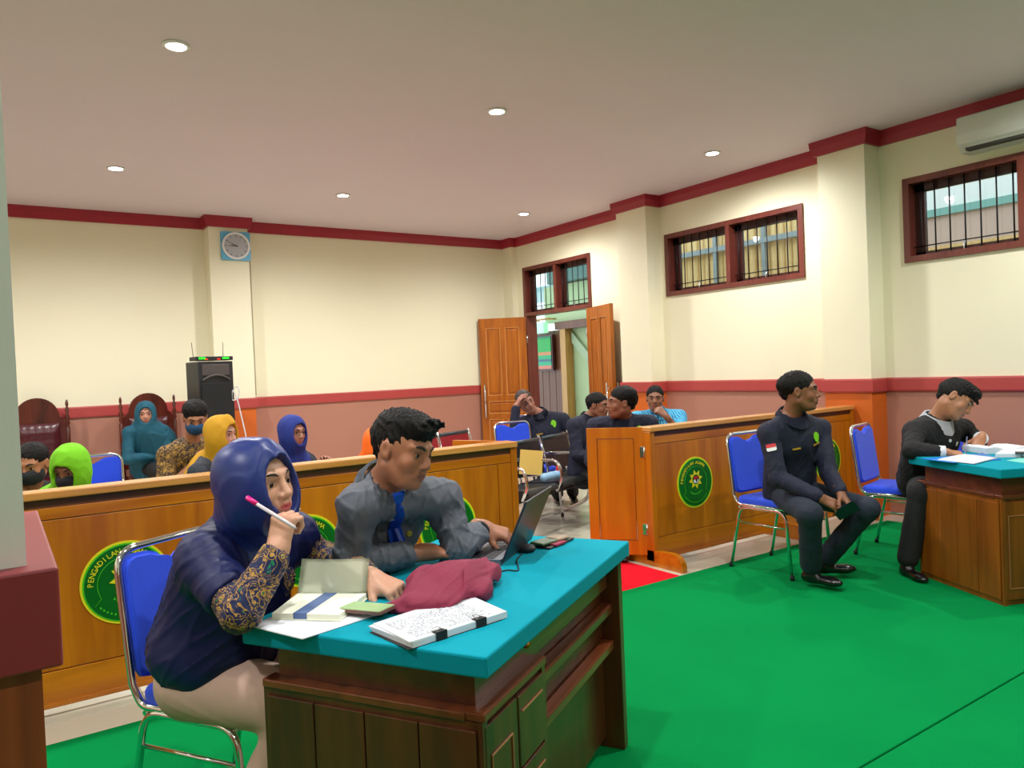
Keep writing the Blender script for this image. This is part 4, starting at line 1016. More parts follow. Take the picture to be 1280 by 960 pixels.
# ================================================================== clerks' desks
m_desk = wood('desk_wood_shaded', (56, 24, 11), (92, 46, 18), .35, axis=2, scale=6, coat=.35)  # near desk: same wood as the right one, its shade put into the colour
m_desk_h = wood('reddish_desk_wood_rail', (84, 36, 16), (120, 60, 30), .3, axis=0, scale=6, coat=.4)
m_bead = wood('light_bead_wood', (150, 96, 60), (172, 118, 78), .35)
m_teal = mat('teal_felt_cloth', (0, 142, 162), .92, var=.05, vscale=4, bump=.12, bscale=500, spec=.15)
m_desk_lit = wood('desk_wood_lit', (104, 52, 8), (150, 82, 16), .35, axis=2, scale=5, coat=.35)  # right desk: same wood again, brighter because its light is put into the colour
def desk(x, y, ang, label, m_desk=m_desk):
    r = empty('clerk_desk', (x, y, .012), rz=math.radians(ang), label=label, cat='desk')
    L, W_ = 1.19, .73; i = .035; Z = .758
    bm = NB(); box(bm, 0, L, 0, W_, Z-.052, Z, bev=.006); obj('cloth_top', bm, m_teal, r)
    bm = NB(); box(bm, .07, L-.075, .07, W_-.06, .60, Z-.053); obj('apron', bm, m_desk_h, r)
    for q in ((i, .42, i-.006, .085), (i-.006, .08, .08, W_-i)):
        bm = NB(); box(bm, q[0], q[1], q[2], q[3], .585, .607, bev=.004); obj('ledge', bm, m_desk_h, r)
    bm = NB(); box(bm, i, .06, i, W_-i, 0, .585); end = obj('end_panel', bm, m_desk, r)
    pl = None
    for k in range(4):
        w = (W_-2*i-.03)/4; bm = NB(); box(bm, i-.008, i, i+.015+k*w+.002, i+.015+(k+1)*w-.002, .03, .565, bev=.002); obj('plank', bm, m_desk, end)
    bm = NB(); box(bm, i, .415, i+.012, i+.03, 0, .585); fr = obj('front_panel', bm, m_desk, r)
    bm = NB(); box(bm, i+.01, .225, i-.002, i+.012, .03, .57, bev=.002); dr = obj('cabinet_door', bm, m_desk, r)
    for q in ((.07, .19, .49, .495), (.07, .19, .09, .095), (.07, .074, .095, .49), (.186, .19, .095, .49)):
        bm = NB(); box(bm, q[0], q[1], i-.006, i-.002, q[2], q[3], bev=.001); obj('bead', bm, m_bead, dr)
    for a, b_ in ((.03, .20), (.205, .375), (.38, .57)):
        bm = NB(); box(bm, .235, .405, i-.002, i+.012, a, b_-.004, bev=.003); d_ = obj('drawer', bm, m_desk, r)
        bm = NB(); box(bm, .25, .39, i-.006, i-.002, b_-.05, b_-.045, bev=.001); obj('bead', bm, m_bead, d_)
    bm = NB(); box(bm, .40, .422, i, .30, 0, .60); obj('divider', bm, m_desk, r)
    bm = NB(); box(bm, .422, L-.06, .10, .118, .04, .70); obj('modesty_panel', bm, m_desk, r)
    for z in (.54, .405):
        bm = NB(); box(bm, .422, L-.06, .055, .10, z-.035, z, bev=.006); obj('rail', bm, m_desk_h, r)
    bm = NB(); box(bm, L-.06, L-.018, i-.006, W_-i, 0, .706, bev=.003); obj('end_board', bm, m_desk, r)
    bm = NB(); bmesh.ops.create_icosphere(bm, subdivisions=2, radius=.011, matrix=Matrix.Translation((.36, .060, .655))); obj('knob', bm, mat('brass_knob', (190, 130, 40), .3, .8), r, smooth=True)
    return r
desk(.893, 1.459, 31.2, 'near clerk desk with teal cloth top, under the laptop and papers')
desk(4.469, 1.904, -24.8, 'right-hand desk with teal cloth top where the young man writes', m_desk_lit)
TZ = .7705

# ------------------------------------------------------------------ things on the near desk
m_paper = mat('white_paper', (226, 230, 238), .7, var=.02, vscale=8); m_ivory = mat('ivory_note_paper', (236, 238, 218), .7, var=.03, vscale=6)
def slab(name, quad, z, t, m, par=None, sub=1, wav=0, seed=0, mi=None):
    """paper-like slab over four floor-plan corners, top face slightly wavy"""
    bm = NB(); n = sub; Q = [Vector((q[0], q[1], 0)) for q in quad]; rs = random.Random(seed); ph = rs.random()*6
    def P(i, j, top):
        u, v = i/n, j/n; p = Q[0]*(1-u)*(1-v)+Q[1]*u*(1-v)+Q[2]*u*v+Q[3]*(1-u)*v
        p.z = z+(t if top else 0)+wav*(math.sin(u*4+ph)*math.sin(v*3+ph*.7)+1)*(1 if top or wav > .002 else 0); return p
    g = [[[bm.verts.new(P(i, j, tp)) for j in range(n+1)] for i in range(n+1)] for tp in (0, 1)]
    for i in range(n):
        for j in range(n):
            for tp in (0, 1): f = bm.faces.new((g[tp][i][j], g[tp][i+1][j], g[tp][i+1][j+1], g[tp][i][j+1])); f.smooth = True
    for i in range(n):
        for a, b_ in (((i, 0), (i+1, 0)), ((i, n), (i+1, n)), ((0, i), (0, i+1)), ((n, i), (n, i+1))):
            bm.faces.new((g[0][a[0]][a[1]], g[0][b_[0]][b_[1]], g[1][b_[0]][b_[1]], g[1][a[0]][a[1]]))
    return obj(name, bm, m, par)
tag(slab('paper_sheet', [(0.528, 2.049, 0.772), (0.604, 1.857, 0.772), (0.834, 1.907, 0.772), (0.762, 2.164, 0.772)], TZ+.0005, .0012, m_paper, sub=8, wav=.0012), 'loose white sheet at the desk corner under the open notebook', 'paper')
# open notebook: flat block of pages with a ribbon, the other half standing up and curling back
NA, NB_, NC, ND = Vector((0.591, 2.061, 0.785)), Vector((0.727, 1.923, 0.785)), Vector((0.862, 2.057, 0.785)), Vector((0.707, 2.198, 0.785))
nbk = empty('open_notebook', (NA.x, NA.y, TZ+.003), label='open ivory notebook with a blue ribbon, its upper half raised, before the woman in navy', cat='notebook')
o0 = Vector((NA.x, NA.y, TZ+.003))
def rel(v, z): return Vector((v.x-o0.x, v.y-o0.y, z))
bm = NB()
for z0, z1, e in ((0, .003, .004), (.003, .017, 0)):
    q = [NA, NB_, NC, ND]; cx = sum(q, Vector())/4
    vs = [[bm.verts.new(rel(p+(p-cx).normalized()*e, z)) for p in q] for z in (z0, z1)]
    bm.faces.new(vs[1]); bm.faces.new(list(reversed(vs[0])))
    for k in range(4): bm.faces.new((vs[0][k], vs[0][(k+1) % 4], vs[1][(k+1) % 4], vs[1][k]))
obj('page_block', bm, m_ivory, nbk)
bm = NB(); n = 10; rows = []
up0 = (ND-NA); up0.z = 0; up0.normalize()
for i in range(n+1):
    t = i/n; row = []
    for j in range(n+1):
        s = j/n; base = ND*(1-s)+NC*s; hgt = .098*t; back = .045*t
        row.append(rel(base+up0*(back-.010*math.sin(s*PI)*t), .017+hgt*(.93+.0*s)-.010*math.sin(s*PI)*(1-t)))
    rows.append([bm.verts.new(p) for p in row])
for i in range(n):
    for j in range(n): f = bm.faces.new((rows[i][j], rows[i][j+1], rows[i+1][j+1], rows[i+1][j])); f.smooth = True
bmesh.ops.solidify(bm, geom=list(bm.faces), thickness=.004); obj('raised_pages', bm, m_ivory, nbk)
bm = NB(); a, b_ = NA*(.68)+NB_*.32, NA*.48+NB_*.52; c, d = ND*.42+NC*.58, ND*.60+NC*.40
for q, z in (((a, b_, c, d), .0178),): 
    vs = [bm.verts.new(rel(p, z)) for p in q]; w = [bm.verts.new(rel(p, z+.001)) for p in q]; bm.faces.new(w); bm.faces.new(list(reversed(vs)))
    for k in range(4): bm.faces.new((vs[k], vs[(k+1) % 4], w[(k+1) % 4], w[k]))
fr = (NA-ND).normalized()*.0015; fr.z = 0
vs = [bm.verts.new(rel(a+fr, .002)), bm.verts.new(rel(b_+fr, .002)), bm.verts.new(rel(b_+fr, .019)), bm.verts.new(rel(a+fr, .019))]; bm.faces.new(vs)
obj('ribbon', bm, mat('slate_blue_ribbon', (84, 108, 156), .6, var=.03), nbk)
# phone lying on the notebook edge
PC = Vector((0.807, 1.929, 0.790)); ph = empty('smartphone', (PC.x, PC.y, TZ+.0195), rz=math.atan2(*reversed([q for q in (Vector((0.859, 1.864, 0.790))-Vector((0.773, 2.035, 0.790)))[:2]])), label='smartphone with a green reflection painted on its screen, lying beside the open notebook', cat='phone')
bm = NB(); prism(bm, rounded(.150, .074, .010, 4), -.0045, .0035, Matrix.Rotation(PI/2, 4, 'X')); obj('phone_body', bm, mat('brown_phone_case', (120, 84, 74), .4), ph)
bm = NB(); prism(bm, rounded(.142, .067, .006, 4), .0035, .0047, Matrix.Rotation(PI/2, 4, 'X')); obj('screen', bm, mat('screen_green_reflection', (150, 180, 130), .15, var=.05, vscale=20, emit=((150, 190, 130), .12)), ph)  # green reflection on the glass, painted as colour and a faint glow
ph.rotation_euler[1] = -.05
# clipped stack of papers
S0, S1, S2, S3 = (0.763, 1.795, 0.780), (1.079, 1.883, 0.780), (1.082, 1.653, 0.780), (0.789, 1.618, 0.780)
st_ = empty('paper_stack', (0, 0, 0), label='thick stack of printed pages with two black binder clips, nearest the desk corner', cat='paper stack')
for k in range(6):
    j = .0015*k; slab('page_bundle', [(S0[0]+j*((k % 2)*2-1), S0[1]+j), (S1[0]+j, S1[1]-j*(k % 3)), (S2[0], S2[1]), (S3[0]-j*(k % 2), S3[1])], TZ+.0012+k*.0026, .0024, m_paper, st_, sub=6, wav=.0008, seed=1)
bm = NB(); 
slab('folder', [(S0[0]-.008, S0[1]-.004), (S1[0]-.02, S1[1]-.02), (S2[0]-.02, S2[1]-.005), (S3[0]-.012, S3[1]-.002)], TZ+.0002, .001, mat('black_folder', (20,20,24), .6), st_)
print_rows = []
m_ink = mat('printed_ink', (120, 122, 132), .7, var=.2, vscale=60)
bm = NB(); ex = (Vector(S2)-Vector(S3)); ey = (Vector(S0)-Vector(S3)); 
rs = random.Random(4)
for k in range(20):
    v = .10+.80*k/20; u = .08
    while u < .86:
        w = rs.uniform(.015, .05)
        if rs.random() < .86:
            P4 = [Vector(S3)+ex*a+ey*b_ for a, b_ in ((u, v), (u+w, v), (u+w, v+.012), (u, v+.012))]
            lo_ = [bm.verts.new((p.x, p.y, TZ+.0188)) for p in P4]; bm.faces.new(lo_)
        u += w+.01
tx = obj('printed_text', bm, m_ink, st_); tx['kind'] = 'stuff'
for t_ in (.28, .70):
    c = Vector(S3)*(1-t_)+Vector(S2)*t_; dx = (Vector(S2)-Vector(S3)); dx.z = 0; an = math.atan2(dx.y, dx.x)
    bm = NB(); Mx = xf((c.x, c.y, TZ+.009), rz=an); prism(bm, [(-.004, .013), (.018, .011), (.018, .0095), (-.002, .0105), (-.002, -.0085), (.018, -.0085), (.018, -.010), (-.004, -.010)], -.016, .016, Mx @ Matrix.Rotation(PI/2, 4, 'Z'))
    cl = obj('binder_clip', bm, m_rubber, st_)
    for z in (.0125,):
        bm = NB(); tube(bm, [Mx @ Vector((-.010, -.002, z)), Mx @ Vector((-.007, .026, z+.002)), Mx @ Vector((.007, .026, z+.002)), Mx @ Vector((.010, -.002, z))], .0009, 5); obj('clip_wire', bm, m_chrome, cl)
# maroon cloth bag
m_bag = mat('maroon_bag_cloth', (128, 32, 62), .8, var=.12, vscale=8, bump=.15, bscale=400)
s = Sdf(); q = [V3(*(0.983, 1.881, 0.800)), V3(*(1.038, 1.935, 0.800)), V3(*(1.080, 1.962, 0.800)), V3(*(1.179, 1.988, 0.800))]
for p, r_ in zip(q, (.030, .040, .046, .040)): s.ell((p[0], p[1], TZ+r_*.80), (.085, .085, r_), None, .05)
s.ell(V3(*(1.112, 1.870, 0.790))*V3(1, 1, 0)+V3(0, 0, TZ+.02), (.055, .055, .022), None, .04); s.cap(V3(*(0.863, 1.918, 0.785)), V3(*(0.910, 1.876, 0.785)), .008, .014, .04)
s.cap(V3(*(0.918, 1.853, 0.780)), V3(*(1.127, 1.860, 0.780)), .010, .012, .04)
s.box((.9, 2.0, TZ-.05), (1, 1, .05), None, 0, .002, op=1)
s.folds.append(fold_fn(.008, 30, 41, (.8, .6, 0))); s.folds.append(fold_fn(.002, 70, 43, (.8, .6, 0)))
me_, _ = surface(s, .004, 'cloth_bag'); o_ = link('cloth_bag', me_, m_bag); tag(o_, 'crumpled maroon cloth bag lying between the two clerks', 'bag')
# laptop
m_lapg = mat('dark_laptop_shell', (48, 52, 60), .35, .3, var=.04); m_key = mat('black_keys', (20, 22, 26), .5); m_pad = mat('silver_laptop_deck', (108, 112, 124), .35, .4, var=.03)
lp = empty('laptop', (1.49, 2.205, TZ), rz=math.radians(38-180+180), label='open dark laptop on the near desk, its lid towards the viewer', cat='laptop')
bm = NB(); prism(bm, rounded(.335, .225, .012, 4), -.010, .010, xf((0, .1125, .011)) @ Matrix.Rotation(PI/2, 4, 'X')); 
obj('base', bm, m_pad, lp)
kb = bpy.data.meshes.new('key'); bm = NB(); box(bm, -.0085, .0085, -.0075, .0075, 0, .0015); bm.to_mesh(kb); bm.free(); kb.materials.append(m_key)
base_ = [c for c in lp.children][0]
for r_ in range(5):
    for c in range(15):
        o_ = bpy.data.objects.new('key', kb); COL.objects.link(o_); o_.parent = base_; o_.location = (-.147+c*.021, .035+r_*.0185, .0212)
bm = NB(); box(bm, -.05, .05, .150, .212, .0205, .0215); obj('touchpad', bm, mat('touchpad_grey', (84, 88, 98), .3), base_)
th = math.radians(24)
Ml = xf((0, -.002, .014), rx=th)
bm = NB(); box(bm, -.167, .167, -.008, 0, 0, .222, Ml, bev=.003); lid = obj('lid', bm, m_lapg, lp)
bm = NB(); box(bm, -.155, .155, .0002, .0012, .014, .212, Ml); obj('display', bm, mat('dark_display', (70, 84, 100), .1, emit=((150, 170, 190), .35)), lid)
# things behind the laptop
wl = empty('wallet', (1.678, 2.241, 0.775), rz=math.radians(20), label='dark open wallet with a phone and coins on the far end of the near desk', cat='wallet')
wl.location.z = TZ
bm = NB(); box(bm, -.085, .085, -.045, .045, 0, .008, xf(ry=-.02), bev=.003); obj('wallet_body', bm, mat('black_wallet_leather', (26, 20, 24), .45), wl)
bm = NB(); box(bm, -.05, .02, -.052, -.02, .004, .012, bev=.002); obj('pink_pouch', bm, mat('magenta_pouch', (150, 30, 66), .6), wl)
p2 = empty('second_phone', (wl.location.x-.01, wl.location.y+.0, TZ+.0105), rz=math.radians(12), label='phone in a green case lying on the dark wallet', cat='phone')
bm = NB(); box(bm, -.075, .01, -.033, .033, 0, .008, bev=.003); obj('phone_case', bm, mat('olive_green_case', (76, 104, 66), .4), p2)
bm = NB(); box(bm, .012, .075, -.033, .033, 0, .010, bev=.004); obj('card_pocket', bm, mat('tan_pocket', (150, 128, 104), .5, var=.2, vscale=40), p2)
ms = empty('usb_mouse', (1.531, 2.213, 0.775), rz=.6, label='small black mouse behind the laptop lid on the teal cloth', cat='mouse'); ms.location.z = TZ
s = Sdf(); s.ell((0, 0, .012), (.028, .045, .018), None, .01); s.box((0, 0, -.05), (.1, .1, .05), None, 0, .001, op=1); me_, _ = surface(s, .003, 'mouse_body'); link('mouse_body', me_, m_spk, ms)
bm = NB(); lathe(bm, [(.006, -.003), (.008, 0), (.006, .003)], 12, xf((0, .022, .030), ry=PI/2)); obj('scroll_wheel', bm, m_rim, ms)
pts = [(1.498, 2.180, 0.775), (1.435, 2.119, 0.775), (1.368, 2.014, 0.775), (1.342, 2.039, 0.775), (1.290, 2.035, 0.775), (1.216, 2.004, 0.775)]
bm = NB(); tube(bm, [Vector((p.x, p.y, TZ+.0028)) for p in smooth_path(pts, 6)], .0022, 6); tag(obj('mouse_cable', bm, m_rubber), 'thin black cable curling on the teal cloth beside the maroon bag', 'cable')
bm = NB(); c = Vector((1.316, 2.104, 0.775)); box(bm, c.x-.012, c.x+.012, c.y-.006, c.y+.006, TZ, TZ+.008, bev=.002); tag(obj('usb_receiver', bm, m_spk), 'tiny black plug on the teal cloth at the laptop corner', 'plug')

# ------------------------------------------------------------------ things on the right desk
m_bfold = mat('bright_blue_folder', (0, 128, 226), .45, var=.03)
def put(nm, pts, z, t, m, lab, cat, **kw): return tag(slab(nm, pts, TZ+z, t, m, **kw), lab, cat)
put('blue_folder', [(4.647, 2.421, 0.775), (4.578, 2.197, 0.775), (4.861, 2.061, 0.775), (5.105, 2.274, 0.775)], .0005, .003, m_bfold, 'bright blue folder under the page the young man writes on', 'folder')
put('writing_page', [(4.630, 2.313, 0.775), (4.576, 2.082, 0.775), (4.883, 2.096, 0.775), (4.968, 2.320, 0.775)], .004, .004, m_paper, 'white page under the hand of the young man writing', 'paper', sub=4, wav=.001)
bkx = Vector((5.272, 2.262, 0.775))
ob = empty('open_book', (bkx.x, bkx.y, TZ), rz=math.radians(-30), label='thick open white book beyond the blue folder on the right desk', cat='book')
for s_ in (-1, 1):
    bm = NB(); n = 8; rows = []
    for i in range(n+1):
        t = i/n; x = s_*(.005+.15*t); z = .045*math.sin(min(1, t*1.6)*PI/2)*(1-.25*t) if s_ < 0 else .035*math.sin(min(1, t*2)*PI/2)*(1-.2*t)
        rows.append([bm.verts.new((x, y, z+.002)) for y in (-.11, .11)]+[bm.verts.new((x, y, 0)) for y in (.11, -.11)])
    for a, b_ in zip(rows, rows[1:]):
        for k in range(4): bm.faces.new((a[k], a[(k+1) % 4], b_[(k+1) % 4], b_[k]))
    bm.faces.new(rows[0]); bm.faces.new(rows[-1]); obj('page_half', bm, m_paper, ob)
put('paper_pile', [(4.951, 2.134, 0.775), (5.028, 2.027, 0.775), (5.446, 2.086, 0.775), (5.441, 2.258, 0.775)], 0.0005, .022, m_paper, 'low pile of white papers at the right edge of the right desk', 'paper pile')
put('teal_sheet', [(4.840, 2.027, 0.775), (4.769, 1.884, 0.775), (4.998, 1.875, 0.775), (5.038, 2.014, 0.775)], .0005, .002, mat('pale_teal_sheet', (120, 214, 196), .6), 'pale turquoise sheet at the near edge of the right desk', 'paper')
c = Vector((5.044, 1.999, 0.785)); bm = NB(); box(bm, -.035, .035, -.06, .06, 0, .008, xf((c.x, c.y, TZ+.024), rz=.4), bev=.003); tag(obj('dark_phone', bm, m_spk), 'black phone on the paper pile at the right edge', 'phone')

# ================================================================== waiting benches behind the gate
m_bench = mat('black_bench_vinyl', (22, 24, 28), .32, var=.08, spec=.6); m_redv = mat('red_bench_vinyl', (150, 22, 34), .4); m_bgrey = mat('dark_grey_bench_bar', (52, 62, 66), .4, .2)
def bench(x, y, ang, vin, label, n=3, rail=m_bgrey):
    r = empty('waiting_bench', (x, y, 0), rz=math.radians(ang-90), label=label, cat='bench', group='waiting benches'); w = .53; L = w*n
    for s in range(n):
        cx = (s-(n-1)/2)*w
        bm = NB(); prof = [(.235, .425), (.245, .40), (.20, .385), (-.18, .375), (-.22, .385), (-.20, .41), (.18, .445), (.22, .445)]
        prism(bm, prof, cx-w/2+.03, cx+w/2-.03, Matrix.Rotation(PI/2, 4, 'Z')); 
        for v_ in bm.verts: v_.co = Vector((v_.co.x*-1 if 0 else v_.co.x, v_.co.y, v_.co.z))
        bmesh.ops.bevel(bm, geom=list(bm.edges), offset=.006, segments=2, affect='EDGES'); obj('seat', bm, vin, r)
        Mb = xf((cx, -.225, .40), rx=math.radians(12)); bm = NB(); prism(bm, rounded(w-.07, .30, .03, 4, 0, .20), -.012, .012, Mb); bmesh.ops.bevel(bm, geom=[e for e in bm.edges if e.calc_length() > .0], offset=.003, segments=1, affect='EDGES'); obj('backrest', bm, vin, r)
        bm = NB(); tube(bm, [Mb @ Vector((-w/2+.03, 0, .36)), Mb @ Vector((w/2-.03, 0, .36))], .022, 10); obj('top_bar', bm, rail, r)
        bm = NB(); box(bm, cx-.045, cx+.045, .238, .247, .398, .418); obj('maker_plate', bm, m_chrome, r)
    for s in range(n+1):
        cx = (s-n/2)*w
        bm = NB(); tube(bm, fillet([(cx, .20, .37), (cx, .26, .50), (cx, .22, .63), (cx, -.10, .63), (cx, -.26, .62)], .06, 6), .014, 10); obj('armrest', bm, m_chrome, r)
        bm = NB(); tube(bm, [(cx, -.20, .37), (cx, -.235, .55), (cx, -.31, .79)], .013, 8); obj('back_bracket', bm, m_chrome, r)
    bm = NB(); box(bm, -L/2, L/2, -.03, .03, .30, .36, bev=.006); obj('beam', bm, m_black_iron, r)
    for cx in (-L/2+.12, L/2-.12):
        bm = NB(); tube(bm, smooth_path([(cx, .30, .014), (cx, .22, .04), (cx, .04, .14), (cx, 0, .30)], 6), .020, 10); tube(bm, smooth_path([(cx, -.30, .014), (cx, -.22, .04), (cx, -.04, .14), (cx, 0, .29)], 6), .020, 10); obj('leg', bm, m_chrome, r)
    return r
b1 = bench(4.10, 5.42, -69, m_bench, 'black waiting bench with chrome arms behind the gate opening, a paper taped to its back')
bench(3.72, 6.72, -69, m_redv, 'red cushioned bench partly seen behind the black bench')
# paper taped to the backrest, bottle pack and small red item on the seat
tp = patch_at('taped_notice', (3.779, 5.298, 0.617), (-0.406, -0.870, 0.132), (0.111, -0.053, 0.996), .20, .21, mat('yellow_paper', (214, 182, 92), .7, var=.05)); tag(tp, 'yellow paper notice taped to the back of the black bench', 'notice')
c = Vector((3.934, 5.216, 0.455)); bt = empty('bottle_pack', (c.x, c.y, .456), rz=.3, label='pale blue plastic bottle lying on the black bench seat', cat='bottle')
m_pet = mat('pale_blue_plastic', (150, 196, 232), .15, var=.08, vscale=30)
bm = NB(); lathe(bm, [(.0, 0), (.034, .004), (.036, .02), (.033, .06), (.036, .10), (.034, .16), (.036, .20), (.022, .235), (.014, .245), (.014, .255)], 18, Matrix.Translation((-.13, 0, .037)) @ Matrix.Rotation(PI/2, 4, 'Y')); obj('bottle_body', bm, m_pet, bt, smooth=False)
bm = NB(); lathe(bm, [(.015, .252), (.016, .275), (.0, .277)], 14, Matrix.Translation((-.13, 0, .037)) @ Matrix.Rotation(PI/2, 4, 'Y')); obj('bottle_cap', bm, mat('cyan_cap', (40, 150, 200), .4), bt)
c = Vector((4.076, 5.263, 0.455)); bm = NB(); lathe(bm, [(.024, 0), (.022, .05), (.008, .11), (.006, .13)], 12, xf((c.x, c.y+.05, .457))); tag(obj('red_bottle', bm, mat('red_plastic', (220, 50, 40), .4)), 'small upright red bottle on the black bench seat', 'bottle')
# ================================================================== people
def auto(hip, ang, head, face, neck=None, sw=.38, **kw):
    """seated figure: hips and head are placed, the rest follows unless given"""
    a = math.radians(ang); f = V3(math.cos(a), math.sin(a), 0); r = V3(math.sin(a), -math.cos(a), 0); hip = V3(*hip); head = V3(*head); k = kw.get('k', 1.)
    up = nrm(head-hip)
    if neck is None: neck = head-V3(0, 0, .150)-f*.035
    neck = V3(*neck); z0 = FZ(hip[1]-.4)
    d = dict(head=head, face=face, neck=neck, HL=hip-r*.09, HR=hip+r*.09)
    for q, s in (('L', -1), ('R', 1)):
        d['S'+q] = neck-V3(0, 0, .042)+r*s*sw/2; d['E'+q] = d['S'+q]+V3(0, 0, -.25)+f*.06+r*s*.05
        d['K'+q] = hip+f*.42+r*s*.13+V3(0, 0, -.02); d['A'+q] = hip+f*.42+r*s*.12; d['A'+q][2] = z0+.088
        d['W'+q] = hip+f*.26+r*s*.06+V3(0, 0, .13)
    d['toe'] = tuple(f); d.update(kw); return d
A_ = lambda *a: a
def patch(name, c, n, u, w, h_, m, parent, pts=None, t=.002):
    """small flat badge on a surface: centre, outward normal, up"""
    n = nrm(n); u = np.asarray(u, float); u = nrm(u-n*(u@n)); r = np.cross(u, n)
    Mx = Matrix(((r[0], -n[0], u[0], c[0]), (r[1], -n[1], u[1], c[1]), (r[2], -n[2], u[2], c[2]), (0, 0, 0, 1)))
    bm = NB(); P_ = pts or rounded(w, h_, min(w, h_)*.2, 3); prism(bm, [(p[0]*(w if pts else 1), p[1]*(h_ if pts else 1)) for p in P_], -t, t, Mx); return obj(name, bm, m, parent)
def on_surface(root, p, d):
    """nearest hit on the clothing from outside point p along d"""
    best = None
    for ch in root.children:
        if ch.type == 'MESH' and ch.name.split('.')[0] in ('shirt', 'sweater', 'vest', 'tunic', 'headscarf'):
            ok, loc, nn, _ = ch.ray_cast(Vector(p), Vector(d))
            if ok and (best is None or (loc-Vector(p)).length < best[2]): best = (loc, nn, (loc-Vector(p)).length)
    return best
ROUND = [(.5*math.cos(2*PI*i/20), .5*math.sin(2*PI*i/20)) for i in range(20)]
m_navy = mat('navy_uniform_cloth', (15, 21, 46), .8, var=.15, vscale=20, bump=.15, bscale=500)
m_jean = mat('dark_blue_denim', (20, 32, 50), .8, var=.18, vscale=14, bump=.2, bscale=700)
m_blk = mat('black_cloth', (14, 14, 17), .85, var=.1, bump=.1, bscale=500)
m_grey = mat('charcoal_shirt_cloth', (84, 88, 98), .72, var=.06, vscale=30, bump=.1, bscale=700)
m_collar = mat('grey_collar_cloth', (98, 103, 114), .7, var=.04)
m_satin = mat('navy_satin', (15, 38, 108), .40, var=.12, vscale=3, spec=.5)
m_satin2 = mat('dark_navy_satin', (13, 23, 74), .52, var=.12, vscale=3, spec=.35)
m_beige = mat('beige_trouser_cloth', (190, 160, 146), .85, var=.06, vscale=10, bump=.12, bscale=500)
m_lime = mat('lime_green_cloth', (110, 190, 0), .8, var=.08); m_must = mat('mustard_cloth', (190, 140, 2), .75, var=.08); m_tealc = mat('dark_teal_cloth', (0, 78, 100), .75, var=.1)
m_royal = mat('royal_blue_cloth', (16, 42, 128), .75, var=.1); m_orng = mat('bright_orange_cloth', (250, 104, 0), .7, var=.12, vscale=5)
m_mask_k = mat('black_mask_cloth', (16, 17, 26), .8, var=.05); m_mask_b = mat('blue_mask_cloth', (12, 62, 100), .8, var=.05)
def batik(name, base, c1, c2, c3, sc=26, w=.38):
    M = bpy.data.materials.new(name); M.use_nodes = True; MATS[name] = M; nt = M.node_tree; N = nt.nodes; L = nt.links; b = N['Principled BSDF']; b.inputs['Roughness'].default_value = .75
    tc = N.new('ShaderNodeTexCoord')
    def vor(s, feat='F1'):
        v = N.new('ShaderNodeTexVoronoi'); v.inputs['Scale'].default_value = s; v.feature = feat; L.new(tc.outputs['Object'], v.inputs[0]); return v
    v1 = vor(sc); v2 = vor(sc*1.7, 'DISTANCE_TO_EDGE'); nz = N.new('ShaderNodeTexNoise'); nz.inputs['Scale'].default_value = sc*.35; nz.inputs['Distortion'].default_value = 3.5; L.new(tc.outputs['Object'], nz.inputs[0])
    def ramp(src, pts):
        r = N.new('ShaderNodeValToRGB'); r.color_ramp.interpolation = 'CONSTANT'
        for i, (p, v) in enumerate(pts):
            e = r.color_ramp.elements[0] if i == 0 else r.color_ramp.elements.new(p); e.position = p; e.color = (v, v, v, 1)
        L.new(src, r.inputs[0]); return r
    def mix(f, a, c):
        m = N.new('ShaderNodeMix'); m.data_type = 'RGBA'; L.new(f, m.inputs[0])
        for i, q in ((6, a), (7, c)):
            if isinstance(q, tuple): m.inputs[i].default_value = lin(q)+(1,)
            else: L.new(q, m.inputs[i])
        return m.outputs[2]
    ring = ramp(v1.outputs['Distance'], [(0, 0), (.12, 1), (.24, 0), (.36, 1), (.40, 0)]); core = ramp(v1.outputs['Distance'], [(0, 1), (.12, 0)])
    vein = ramp(nz.outputs[0], [(0, 0), (.45, 1), (.485, 0), (.59, 1), (.615, 0)]); leafm = ramp(nz.outputs[0], [(0, 1), (w, 0)])
    o = mix(leafm.outputs[0], base, c2); o = mix(vein.outputs[0], o, c1); o = mix(ring.outputs[0], o, c1); o = mix(core.outputs[0], o, c2)
    L.new(o, b.inputs['Base Color']); return M
m_bat_n = batik('navy_gold_batik', (14, 26, 72), (178, 136, 62), (0, 122, 84), None, 30, .30)
m_bat_b = batik('brown_gold_batik', (48, 34, 30), (176, 136, 56), (120, 88, 40), None, 22, .38)

